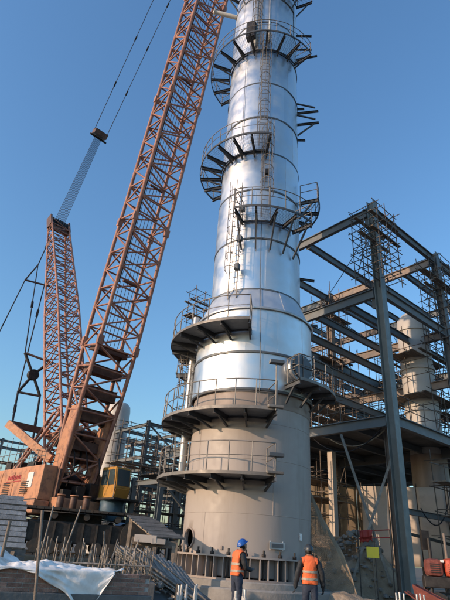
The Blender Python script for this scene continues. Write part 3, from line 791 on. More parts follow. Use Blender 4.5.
# cream vessel on the deck, with its own scaffold
vx, vy = 13.2, 30.7
ves = thing('deck_vessel', 'cream vertical vessel wrapped in scaffold on the deck at right', 'vessel', (vx, vy, 1.2))
lathe('vessel_shell', (vx, vy, 0), [(1.03, 7.7), (1.03, 16.3), (.94, 16.9), (.62, 17.3), (.01, 17.45)], cream, ves, n=40)
lathe('vessel_skirt', (vx, vy, 0), [(1.06, 1.2), (1.06, 7.7)], shellm, ves, n=40)
for z in (10.4, 13.2, 16.0): lathe('stiffening_ring', (vx, vy, 0), [(1.03, z-.07), (1.13, z-.07), (1.13, z+.07), (1.03, z+.07)], cream, ves, n=40)
bar('vessel_nozzle', (vx, vy, 17.4), (vx, vy, 18.0), .15, cream, ves, 'cyl16')
bar('nozzle_flange', (vx, vy, 18.0), (vx, vy, 18.1), .26, galv, ves, 'cyl16')
scaffold('tube scaffold cage wrapped tightly round the cream vessel', (vx-1.5*FB.x-1.5*FA.x, vy-1.5*FB.y-1.5*FA.y), FB, 3, 3, 7.98, 15.6, 1.5, 1.5, 1.0, (11.0, 13.8))

# ------------------------------------------------------------------ under the deck, right
def sheetwall():
    o = thing('sheet_hoarding', 'sunlit beige sheet hoarding standing under the deck behind the corner column', 'hoarding', (9.5, 30.6, G))
    d = V((.94, -.34, 0)); b = V((8.9, 30.75, 0)); n = V((-.34, -.94, 0))
    for i in range(5):
        z0 = 1.7+jit(.15)
        vs, fs = [], []; K = 8
        for r in range(K+1):
            for c in range(K+1):
                u, v = c/K, r/K
                q = b+d*(i*1.55+1.5*u)+Z*(z0+(5.7-z0)*v)+n*.07*noise.noise(V((i*3+u*2, v*3, 1)))
                vs.append(q)
        for r in range(K):
            for c in range(K): q = r*(K+1)+c; fs.append((q, q+1, q+K+2, q+K+1))
        s_ = meshobj('sheet_panel', vs, fs, beige, o, True); mm = s_.modifiers.new('t', 'SOLIDIFY'); mm.thickness = .02
        bar('hoarding_post', b+d*i*1.55+Z*G+n*-.08, b+d*i*1.55+Z*5.9+n*-.08, .04, tube, o)
    for z in (2.4, 5.3): bar('hoarding_rail', b+Z*z+n*-.1, b+d*7.75+Z*z+n*-.1, .03, tube, o)
sheetwall()
def net():
    o = thing('safety_net', 'tan safety net draped from the deck beside the grey skirt', 'net', (4.3, 21.6, G))
    # mesh of cords: sheet points then cords along both directions
    nu, nv = 16, 26
    def q(u, v):
        top = V((3.75, 21.8, 5.0-.5*u)).lerp(V((5.1, 21.6, 4.6)), u)
        bot = V((4.15, 20.9, .6)).lerp(V((5.6, 20.6, .35)), u)
        p = top.lerp(bot, v)+V((.5*v*v*0, -.35*math.sin(math.pi*v)*.8, 0))
        pull = (1-v)*u
        p.z -= 2.3*pull*(1-.2*v)
        return p+V((0, .10*noise.noise(V((u*5, v*6, 0))), .06*noise.noise(V((u*7, v*5, 3)))))
    vs, fs = [], []
    for i in range(nu+1):
        for j in range(nv+1): vs.append(q(i/nu, j/nv))
    for i in range(nu):
        for j in range(nv): a = i*(nv+1)+j; fs.append((a, a+nv+1, a+nv+2, a+1))
    s_ = meshobj('net_mesh', vs, fs, netm, o)
    sub = s_.modifiers.new('s', 'SUBSURF'); sub.levels = sub.render_levels = 1; sub.subdivision_type = 'SIMPLE'
    w = s_.modifiers.new('w', 'WIREFRAME'); w.thickness = .022; w.use_even_offset = False
    tubepath('net_edge_rope', [q(i/nu, 0) for i in range(nu+1)], .025, netm, o)
    tubepath('net_edge_rope', [q(1, j/nv) for j in range(nv+1)], .03, netm, o)
    tubepath('net_edge_rope', [q(i/nu, 1) for i in range(nu+1)], .025, netm, o)
net()
# earth bank and brick pallets behind
def bank(name, label, cx, cy, rx, ry, h, m, seed):
    vs, fs = [], []; n, R = 40, 12
    for k in range(R+1):
        t = k/R
        for i in range(n):
            a = 2*math.pi*i/n; w = 1+.18*noise.noise(V((math.cos(a)*1.5, math.sin(a)*1.5, seed)))
            x, y = cx+rx*w*t*math.cos(a), cy+ry*w*t*math.sin(a)
            z = G-.12+h*(1-t*t)**1.2*(.8+.4*noise.noise(V((x*.8, y*.8, seed))))+.09*noise.noise(V((x*3, y*3, seed)))
            vs.append((x, y, z))
    for k in range(R):
        for i in range(n): fs.append((k*n+i, k*n+(i+1) % n, (k+1)*n+(i+1) % n, (k+1)*n+i))
    return tag(meshobj(name, vs, fs, m, None, True), label, 'earth mound')
sandm = mat('sandy_spoil', (.30, .225, .155), .95, 0, var=.4, scale=2.2, bump=.9, bscale=9, col2=(.44, .35, .26), rnd=0)
bank('earth_mound', 'tan spoil mound under the deck below the cross braces', 7.3, 26.4, 2.4, 1.6, 3.2, sandm, 4)
bank('earth_mound', 'low earth mound at the foot of the tan safety net', 5.2, 20.2, 1.8, .8, .75, sandm, 9)
def brickpack(label, c, ax, nx, nz, ny=3):
    ax = V((ax[0], ax[1], 0)).normalized(); ay = V((-ax.y, ax.x, 0)); c = V(c)
    o = thing('brick_stack', label, 'bricks', c)
    box('pallet', c+Z*.05+ax*nx*.125, (nx*.125+.02, .36, .05), woodg, o, ax=ax)
    for k in range(nz):
        for i in range(nx):
            p = c+ax*((i+.5)*.25+jit(.012))+Z*(.1+k*.066)
            for j in range(ny if k == nz-1 else 1):
                pp = p+ay*(-.30+.22*j if k == nz-1 else -.30+jit(.015))
                bar('brick', pp-ax*.118, pp+ax*.118, .1, brickt, o, 'box', .029)
        if True: pass
    box('brick_core', c+ax*nx*.125+ay*.1+Z*(.07+(nz-1)*.033), (nx*.125-.02, .28, (nz-1)*.033-.03), brickt, o, ax=ax)
brickpack('stack of tan bricks on a pallet behind the net, under the deck', (5.2, 27.6, 1.2), (1, -.1), 9, 22)
def meshfence(label, p, q, z1, n):
    p, q = V(p), V(q); o = thing('mesh_fence', label, 'fence', (p.x, p.y, G)); d = (q-p).normalized(); L = (q-p).length; nn = V((-d.y, d.x, 0))
    for i in range(n):
        vs, fs = [], []; K = 6
        for r in range(K+1):
            for c in range(K+1):
                u, v = c/K, r/K; vs.append(p+d*L*(i+.02+.96*u)/n+Z*(.3+(z1+jit(.05)-.3)*v)+nn*.12*noise.noise(V((i*4+u*3, v*3, 7))))
        for r in range(K):
            for c in range(K): a = r*(K+1)+c; fs.append((a, a+1, a+K+2, a+K+1))
        x = meshobj('net_panel', vs, fs, netm, o, True); md = x.modifiers.new('t', 'SOLIDIFY'); md.thickness = .012
        bar('fence_post', p+d*L*i/n+Z*G-nn*.1, p+d*L*i/n+Z*(z1+.3)-nn*.1, .04, tube, o)
meshfence('tan netted fence far behind the cross braces, under the deck', (3.6, 33.6, 0), (11.6, 33.0, 0), 5.9, 7)
meshfence('tan netted fence beyond the red machine at the right edge', (14.5, 33.6, 0), (25, 30.2, 0), 4.6, 7)
scaffold('dark tube scaffold under the deck right of the grey skirt', (5.2, 28.0), FB, 4, 3, G, 7.0, 1.2, 1.2, 1.1, (4.6, 5.6))
scaffold('dark tube scaffold under the deck near the right edge', (13.0, 24.5), FB, 3, 3, G, 7.0, 1.3, 1.2, 1.2, (3.8, 5.4))
def rubble():
    vs, fs = [], []
    ico = bmesh.new(); bmesh.ops.create_icosphere(ico, subdivisions=1, radius=1); iv = [v.co.copy() for v in ico.verts]; fi = [[v.index for v in f.verts] for f in ico.faces]; ico.free()
    for k in range(900):
        if k < 350: x, y = random.uniform(-3, 10), random.uniform(15.5, 24.5)
        elif k < 650: a = random.uniform(0, 6.28); q = random.random(); x, y = 7.3+2.6*q*math.cos(a), 26.2+1.9*q*math.sin(a)
        else: x, y = random.gauss(-1.2, 1.3), random.gauss(15.2, .9)
        if math.hypot(x-TX, y-TY) < 3.5: continue
        z = G-.02
        if k >= 350 and k < 650: q2 = ((x-7.3)/2.4)**2+((y-26.4)/1.6)**2; z = G-.15+3.0*max(0, 1-q2)**1.2
        elif k >= 650: z = G+.75*max(0, 1-((x+1.1)/1.5)**2-((y-14.9)/.8)**2)
        sz = random.uniform(.03, .12)*(1.3 if k > 350 else 1); b0 = len(vs); sd_ = random.random()*50; sx, sy, sz_ = random.uniform(.7, 1.5), random.uniform(.7, 1.3), random.uniform(.4, .9)
        for v in iv: n_ = 1+.5*noise.noise(v*2+V((sd_, 0, 0))); vs.append((x+v.x*sz*sx*n_, y+v.y*sz*sy*n_, z+v.z*sz*sz_*n_))
        fs += [tuple(b0+i for i in f) for f in fi]
    o = stuff(meshobj('rubble', vs, fs, conc)); tag(o, 'scattered grey and tan rubble on the ground round the column', 'rubble')
rubble()
sg = thing('warning_sign', 'small yellow sign board on a stake below the cross braces', 'sign', (6.75, 22.3, G))
box('sign_board', (6.75, 22.2, 2.02), (.24, .015, .2), yellows, sg, ax=(1, -.25)); bar('stake', (6.78, 22.26, G), (6.75, 22.24, 2.1), .025, wood, sg)
# red tube barrier
rb = thing('red_barrier', 'red painted tube barrier between the cross braces', 'barrier', (7.3, 23.4, G))
for z in (2.55, 2.85): bar('barrier_rail', (6.6, 23.7, z), (7.9, 23.3, z+.12), .022, redm, rb)
for k in (0, .5, 1): p = V((6.6, 23.7, 0)).lerp(V((7.9, 23.3, 0)), k); bar('barrier_post', p+Z*G, p+Z*2.95, .025, tube, rb)
bg_ = thing('red_bundle', 'red cloth bundle hung on the tube barrier', 'bundle', (6.6, 23.4, 2.2))
vs, fs = [], []
for i in range(13):
    for j in range(15):
        u, v = i/12, j/14; a = (v-.4)*2; x = 6.68+.5*u
        y = 23.68-.3*(x-6.6)+(.05 if a > 0 else -.05)+.03*math.sin(u*14+v*3); vs.append((x+.05*noise.noise(V((u*4, v*4, 0))), y, 2.90+.06*u-abs(a)*.42*(1+.4*noise.noise(V((u*3, 0, 2))))))
for i in range(12):
    for j in range(14): a = i*15+j; fs.append((a, a+1, a+16, a+15))
o = meshobj('cloth', vs, fs, redm, bg_, True); md = o.modifiers.new('t', 'SOLIDIFY'); md.thickness = .012
# red machine on skids at the right edge
rustr = mat('rust_red', (.22, .06, .045), .8, 0, var=.3, scale=6); redlit = mat('red_lit', (.55, .085, .04), .45, 0, var=.2, scale=5)  # brighter red: sunlight on the right-hand housing, put into its colour
rm = thing('red_compressor', 'red machine on dark skids at the right edge under the deck', 'machine', (7.75, 18.3, G))
box('housing', (7.62, 18.42, 1.62), (.27, .4, .26), rustr, rm, ax=(1, -.3), bevel=.14); box('housing', (8.15, 18.24, 1.64), (.24, .4, .28), redlit, rm, ax=(1, -.3), bevel=.16)
box('skid_frame', (7.9, 18.35, 1.2), (.65, .42, .16), darkm, rm, ax=(1, -.3), bevel=.03)
for sx in (-.5, .5):
    for sy in (-.3, .3): bar('skid_leg', (7.9+sx, 18.35-.3*sx+sy, G-.05), (7.9+sx, 18.35-.3*sx+sy, 1.1), .05, darkm, rm)
for k in range(5):
    for cx, cy in ((7.52, 18.04), (8.06, 17.87)): box('vent_slot', (cx, cy, 1.48+.06*k), (.15, .012, .014), darkm, rm, ax=(1, -.3))
box('lamp', (7.75, 17.98, 1.82), (.05, .03, .04), whitem, rm, ax=(1, -.3)); bar('tow_bar', (7.4, 18.4, 1.0), (6.8, 18.2, .6), .04, darkm, rm)
for cx, cy in ((7.5, 18.0), (8.3, 17.75)): bar('wheel', (cx, cy, .62), (cx-.06, cy-.16, .62), .3, darkm, rm, 'cyl16')
bar('exhaust', (7.6, 18.5, 1.8), (7.6, 18.5, 2.5), .06, darkm, rm); bar('control_post', (8.2, 18.6, 1.5), (8.2, 18.6, 2.7), .05, steelr, rm)
box('control_box', (7.55, 18.7, 2.45), (.13, .1, .3), darkm, rm)

# wheelbarrow handle piece, red, foreground right
rustr = mat('rust_red', (.22, .06, .045), .8, 0, var=.3, scale=6)
wb = thing('rusty_wheelbarrow', 'rusty red wheelbarrow tipped beside the corner column base', 'wheelbarrow', (5.6, 14.2, G))
def tray():
    o = [V((-.42, -.3, .35)), V((.5, -.3, .35)), V((.5, .3, .35)), V((-.42, .3, .35))]; i = [V((-.2, -.18, 0)), V((.25, -.18, 0)), V((.25, .18, 0)), V((-.2, .18, 0))]
    R = Matrix.Rotation(rad(-28), 3, 'Z') @ Matrix.Rotation(rad(24), 3, 'Y'); c = V((5.55, 14.1, .72))
    vs = [c+R@v for v in i+o]
    t = meshobj('tray', vs, [(0, 1, 2, 3)]+[(k, 4+k, 4+(k+1) % 4, (k+1) % 4) for k in range(4)], rustr, wb); md = t.modifiers.new('t', 'SOLIDIFY'); md.thickness = .02
    for s in (-.2, .2): bar('handle', c+R@V((-.55, s*1.2, .1)), c+R@V((.5, s, -.05)), .02, rustr, wb)
    for s in (-.2, .2): bar('leg', c+R@V((-.25, s, 0)), V(c+R@V((-.25, s, 0)))*1+V((-.05, 0, -.45)), .02, rustr, wb)
    w = c+R@V((.62, 0, -.2)); w.z = .35; d = R@V((0, 1, 0)); bar('wheel', w-d*.05, w+d*.05, .2, darkm, wb, 'cyl16')
tray()

# ------------------------------------------------------------------ foreground foundation stubs
def pier(label, c, spots, ztop):
    o = thing('foundation_pier', label, 'foundation', c)
    box('pier_block', (c[0], c[1], (G+ztop)/2-.2), (.62, .45, (ztop-G)/2+.2), conc, o, ax=(1, .05), bevel=.03)
    for x, y, h in spots:
        bar('anchor_bolt', (c[0]+x, c[1]+y, ztop-.02), (c[0]+x, c[1]+y, ztop+h), .024, galv, o)
        bar('bolt_sleeve', (c[0]+x, c[1]+y, ztop-.05), (c[0]+x, c[1]+y, ztop+h*.6), .034, cream, o)
pier('concrete pier with white sleeved bolts in front of the pipe pile', (-.3, 12.0, G), ((-.24, -.2, .34), (-.08, -.2, .36), (.1, -.2, .35), (-.2, .2, .33), (.12, .2, .36)), .62)
pier('concrete pier with white sleeved bolts in front of the left worker', (.72, 12.0, G), ((-.06, -.25, .33), (.12, -.25, .36), (-.05, .25, .3), (.12, .25, .34)), .6)
pier('concrete pier with white sleeved bolts in front of the corner column', (4.75, 13.2, G), ((-.32, -.2, .36), (-.24, -.2, .38), (-.14, -.2, .36), (.16, -.2, .36), (.24, -.2, .38), (.33, -.2, .36)), .68)

# ------------------------------------------------------------------ left foreground
# brick wall on a concrete footing
wall = thing('brick_wall', 'low unfinished brick wall on a concrete footing, left foreground', 'wall', (-2.4, 9.8, G))
W0, W1 = V((-5.4, 8.95, 0)), V((-1.12, 10.95, 0)); wd = (W1-W0).normalized(); wn = V((-wd.y, wd.x, 0)); WLn = (W1-W0).length
WH = (.80, 1.14)
cW = (W0+W1)/2
box('footing', (cW.x, cW.y, (G-.1+WH[0])/2), (WLn/2+.05, .2, (WH[0]-G+.1)/2), concd, wall, ax=wd, bevel=.015)
cK = cW+wn*.0
box('mortar_core', (cK.x, cK.y, (WH[0]+WH[1])/2-.002), (WLn/2-.006, .108, (WH[1]-WH[0])/2-.006), mortar, wall, ax=wd)
k = 0; z = WH[0]+.002
while z < WH[1]-.02:
    x = -.06 if k % 2 else .06
    while x < WLn-.1:
        L = .236; x0 = max(x, 0); x1 = min(x+L, WLn)
        if x1-x0 > .05:
            pc = W0+wd*x0+wn*jit(.004)+Z*(z+.029+jit(.0015)); qc = W0+wd*x1+wn*jit(.004)+Z*(z+.029+jit(.0015))
            bar('brick', pc, qc, .118, brickm, wall, 'box', .028)
        x += L+.012
    z += .0685; k += 1
# white tarpaulin thrown over the wall
def tarp():
    vs, fs = [], []; nu, nv = 130, 70
    for i in range(nu+1):
        u = i/nu
        for j in range(nv+1):
            v = j/nv                                     # v = 0 back edge on the heap, 1 front edge
            x = -4.9+3.2*u
            yb = 9.15+.47*(x+5)+1.35-.5*u                # back
            yw = 9.13+.468*(x+5)-.0                      # wall centre line (approx.)
            y = yb+(yw-.14-yb)*min(1, v/.72)
            lump = 1.13+.30*math.exp(-((x+4.2)/.5)**2)*max(0, 1-v*1.1)+.10*math.exp(-((x+3.1)/.35)**2)*max(0, 1-v)+.03*u
            zz = lump+.08*noise.noise(V((x*3, y*3, 0)))+.05*abs(noise.noise(V((x*4+y*3, y*5, 2))))+.018*abs(noise.noise(V((x*13-y*8, y*9, 6))))
            if v > .72:                                  # hanging front flap
                dv = (v-.72)/.28
                drop = .02+.03*math.sin(u*23)+.03+(.62*((u-.60)/.30)**.9 if u > .60 else 0) if u < .90 else .65*max(0, 1-(u-.90)/.10)+.05
                zz = (WH[1]+.03)-drop*dv; y = yw-.15-.05*dv-.035*math.sin(u*34+3*noise.noise(V((u*5, dv*2, 0))))*dv-.03*noise.noise(V((u*14, dv*5, 4)))
            elif v > .55: zz = max(WH[1]+.025, zz*(1-(v-.55)/.17)+(WH[1]+.03)*(v-.55)/.17)
            x += .08*noise.noise(V((u*6, v*5, 5)))+.12*(v-.5)*noise.noise(V((u*9, 1, 5)))
            vs.append((x, y, zz))
    for i in range(nu):
        for j in range(nv): a = i*(nv+1)+j; fs.append((a, a+1, a+nv+2, a+nv+1))
    o = meshobj('tarpaulin', vs, fs, tarpm, None, True); md = o.modifiers.new('t', 'SOLIDIFY'); md.thickness = .006
    tag(o, 'crumpled white tarpaulin thrown over the low brick wall', 'tarpaulin')
tarp()
bank('sand_heap', 'sand heap under the white tarpaulin behind the brick wall', -3.9, 10.6, 2.0, .9, 1.05, dirt, 2)
# leaning poles
def pole(label, p, q, r, m=wood): return tag(bar('leaning_pole', p, q, r, m), label, 'pole')
pole('pale wooden pole leaning over the white tarpaulin', (-2.63, 9.25, G), (-3.14, 10.02, 2.1), .028)
pole('short pale pole at the left edge beside the tarpaulin', (-3.75, 10.2, G), (-3.85, 10.45, 1.9), .03)
pole('thin upright bar left of the rebar row, behind the tarpaulin', (-4.0, 13.1, G), (-3.95, 13.4, 2.4), .02, rebarm)
pole('thin slanted bar leaning against the crane mats', (-3.7, 13.4, G), (-3.3, 13.6, 2.45), .02, rebarm)
# rebar row
rr = thing('rebar_row', 'row of upright steel starter bars behind the white tarpaulin', 'rebar', (-2.7, 13.7, G))
for i in range(60):
    x = -4.1+2.8*(i+.5*random.random())/60; y = 13.45+.2*(x+4.1)+jit(.25)
    bar('starter_bar', (x, y, G), (x+jit(.09), y+jit(.08), 1.55+jit(.2)), .013, rebarm, rr)
for z, dz in ((1.16, .04), (.85, 0)): bar('tie_bar', (-4.2, 13.3, z), (-1.4, 13.8, z+dz), .02, rebarm, rr)
box('footing', (-2.75, 13.75, .5), (1.5, .4, .36), concd, rr, ax=(1, .2), bevel=.02)
# clutter of thin bars in front of the mats
bd = thing('bar_bundle', 'tangle of thin grey bars leaning left of the plank roof', 'steel bars', (-1.9, 14.6, G))
for i in range(18):
    x = -2.3+jit(.6); bar('thin_bar', (x+jit(.3), 14.2+jit(.3), G), (x+jit(.3), 14.8+jit(.2), 1.5+jit(.45)), .014, rebarm, bd)
# plank pile at the left edge: stepped boards
ps = thing('slatted_board_ramp', 'sloping rack of grey boards at the left edge behind the tarpaulin', 'boards', (-5.6, 14.3, G))
woodl = mat('weathered_board', (.27, .27, .265), .85, 0, var=.25, scale=5, bump=.3, bscale=25, rnd=.22)
bd0, bd1, bdd = V((-4.67, 14.26, 1.44)), V((-5.3, 15.1, 2.62)), V((.93, .36, 0)).normalized(); bsl = bd1-bd0
for i in range(10):
    p = bd0+bsl*(i/9)+Z*jit(.012); bar('board', p-bdd*(2.2+jit(.2)), p+bdd*jit(.05), .068, woodl, ps, 'box', .022, up=bsl.cross(bdd))
for k in (0, 1): bar('ramp_rail', bd0-bdd*(.3+1.4*k)-Z*.1, bd1-bdd*(.3+1.4*k)-Z*.1, .045, wood, ps, 'box')
for q in (bd0, bd1):
    for k in (0, 1): p = q-bdd*(.3+1.4*k); bar('ramp_post', V((p.x, p.y, G)), p-Z*.12, .05, wood, ps, 'box')
for k in range(4): bar('side_board', V((bd0-bdd*2.2).xy.to_3d())+Z*(1.3-.17*k), V(bd0.xy.to_3d())+Z*(1.3-.17*k), .02, woodg, ps, 'box', .075)
# sloping slatted roof of a low shed
sh = thing('slatted_lean_to', 'low lean-to with a sloping dark plank roof left of the grey skirt', 'shed', (-1.7, 19.0, G))
r0_, r1_ = V((-2.95, 20.2, 2.62)), V((-1.75, 18.1, 1.98))
dr = (r1_-r0_); ds = V((.95, .31, 0)).normalized()
for i in range(11):
    p = r0_+dr*(i/10); bar('roof_plank', p-ds*.15+Z*.012*(i % 2), p+ds*(.82+.1*i/10+jit(.05))+Z*.012*(i % 2), .125, woodg, sh, 'box', .018, up=dr.cross(ds))
for p in (r0_, r1_):
    for s in (0, .72): q = p+ds*s; bar('shed_post', (q.x, q.y, G), q-Z*.04, .06, wood, sh, 'box')
for s in (0, .72): bar('rafter', r0_+ds*s-Z*.07, r1_+ds*s-Z*.07, .04, wood, sh, 'box')
bar('lit_beam', (-2.25, 16.0, 1.78), (-.95, 16.15, 1.72), .07, wood, sh, 'box', .10)
tb = thing('timber_block', 'pale timber block resting in the sun left of the grey skirt', 'timber', (-1.8, 15.9, 1.6))
box('block', (-1.82, 15.8, 1.84), (.32, .12, .1), beige, tb, ax=(1, .1), bevel=.01); box('block', (-1.45, 15.85, 1.79), (.2, .12, .07), beige, tb, ax=(1, .2), bevel=.01)
for x in (-2.2, -1.0): bar('timber_leg', (x, 16.0, G), (x, 16.08, 1.7), .05, wood, sh, 'box')
# pipe pile
pp = thing('pipe_pile', 'pile of slanted grey steel pipes below the plank roof', 'pipes', (-1.0, 15.0, G))
for i in range(26):
    k = random.random(); off = V((jit(.45), jit(.35), jit(.16)))
    a = V((-2.15, 15.1, 1.45))+off; b2 = V((-.25, 14.5, .45))+off*.6+V((.25*k, 0, 0))
    bar('pipe', a, b2, random.choice((.025, .03, .04)), pipem, pp)
for i in range(7):
    a = V((-1.7+.16*i, 15.3, 1.55-.06*i)); bar('pipe', a, a+V((1.15, -1.0, -1.05)), .055, pipem, pp)
bar('pipe_rest', (-2.3, 15.2, 1.22), (-1.0, 15.6, 1.22), .05, wood, pp, 'box')
for x in (-2.2, -1.1): bar('rest_leg', (x, 15.25+(x+2.2)*.3, G), (x, 15.25+(x+2.2)*.3, 1.2), .05, wood, pp, 'box')
bank('rubble_heap', 'rubble heap under the pipe pile at the foot of the skirt', -1.1, 14.9, 1.5, .8, .75, concd, 6)
tag(bar('pipe_sleeve', (-.62, 13.0, G), (-.6, 13.0, .92), .07, darkm, kind='cyl16'), 'short dark upright pipe in front of the pipe pile', 'pipe')

# ------------------------------------------------------------------ background, left
bv = thing('storage_vessel', 'pale vertical vessel rising behind the crane cab', 'vessel', (-9.9, 49.0, G))
lathe('vessel_shell', (-9.9, 49.0, 0), [(1.15, G), (1.15, 13.6), (1.08, 14.1), (.8, 14.4), (.01, 14.6)], cream, bv, n=40)
for z in (6.5, 9.5, 12.6): lathe('stiffening_ring', (-9.9, 49.0, 0), [(1.15, z-.05), (1.21, z-.05), (1.21, z+.05), (1.15, z+.05)], cream, bv, n=40)
bar('top_nozzle', (-9.9, 49, 14.5), (-9.9, 49, 15.0), .12, galv, bv, 'cyl16')
def rack(label, c, nb, na, db, da, levels, m, group=None, hw=.14, brace=True):
    o = thing('pipe_rack', label, 'steel frame', (c[0], c[1], G), group); c = V((c[0], c[1], 0))
    P_ = lambda i, j, z: c+FB*i*db+FA*j*da+Z*z
    zt = levels[-1]
    for i in range(nb):
        for j in range(na): bar('rack_column', P_(i, j, G), P_(i, j, zt+.3), hw, m, o, 'ibeam', hw, up=FA)
    for z in levels:
        for j in range(na):
            for i in range(nb-1): bar('rack_beam', P_(i, j, z), P_(i+1, j, z), hw*.6, m, o, 'ibeam', hw)
        for i in range(nb):
            for j in range(na-1): bar('rack_beam', P_(i, j, z-.04), P_(i, j+1, z-.04), hw*.6, m, o, 'ibeam', hw)
        if brace:
            i = random.randrange(nb-1); bar('rack_brace', P_(i, 0, z), P_(i+1, 0, max(G, z-2.6)), .06, m, o, 'box')
    return o
rack('steel pipe rack just left of the column platforms, nearest the pale vessel', (-6.0, 43.6), 3, 3, 4.2, 4.6, (3.2, 6.0, 8.6, 11.4), steel)
rack('far steel pipe rack seen behind the pale vessel', (-12.5, 58), 4, 2, 5, 5, (3.5, 7.0, 10.5, 13.0), steelr)
rack('low steel rack under the left side of the column platforms', (-3.0, 30.5), 2, 2, 3.4, 3.0, (2.6, 5.2), steel)
rack('distant steel frame beyond the crane house at the left edge', (-33, 66), 5, 2, 5, 6, (5, 9, 13.5), steel)
scaffold('tube scaffold beside the pipe rack, left of the column', (-7.2, 41.5), FB, 4, 3, G, 11.0, 1.5, 1.3, 1.3, (4.8, 7.6))
scaffold('dense tube scaffold behind the lean-to, left of the skirt', (-3.4, 33.5), FB, 4, 3, G, 7.6, 1.4, 1.2, 1.25, (3.6, 5.8))
scaffold('far tube scaffold at the left edge beyond the crane', (-24, 55), FB, 6, 3, G, 11.5, 1.9, 1.6, 1.7, (6, 9))
# low equipment skid silhouettes: horizontal drum between racks
dr_ = thing('horizontal_drum', 'grey horizontal drum on saddles beneath the pipe rack', 'drum', (-5.0, 38.0, G))
bar('drum_shell', (-6.6, 37.6, 2.4), (-3.0, 38.6, 2.4), .8, galv, dr_, 'cyl16')
for x in (-6.0, -3.6): box('saddle', (x, 37.75+(x+6.6)*.28, 1.0), (.15, .6, .8), concd, dr_, ax=(.96, .27))
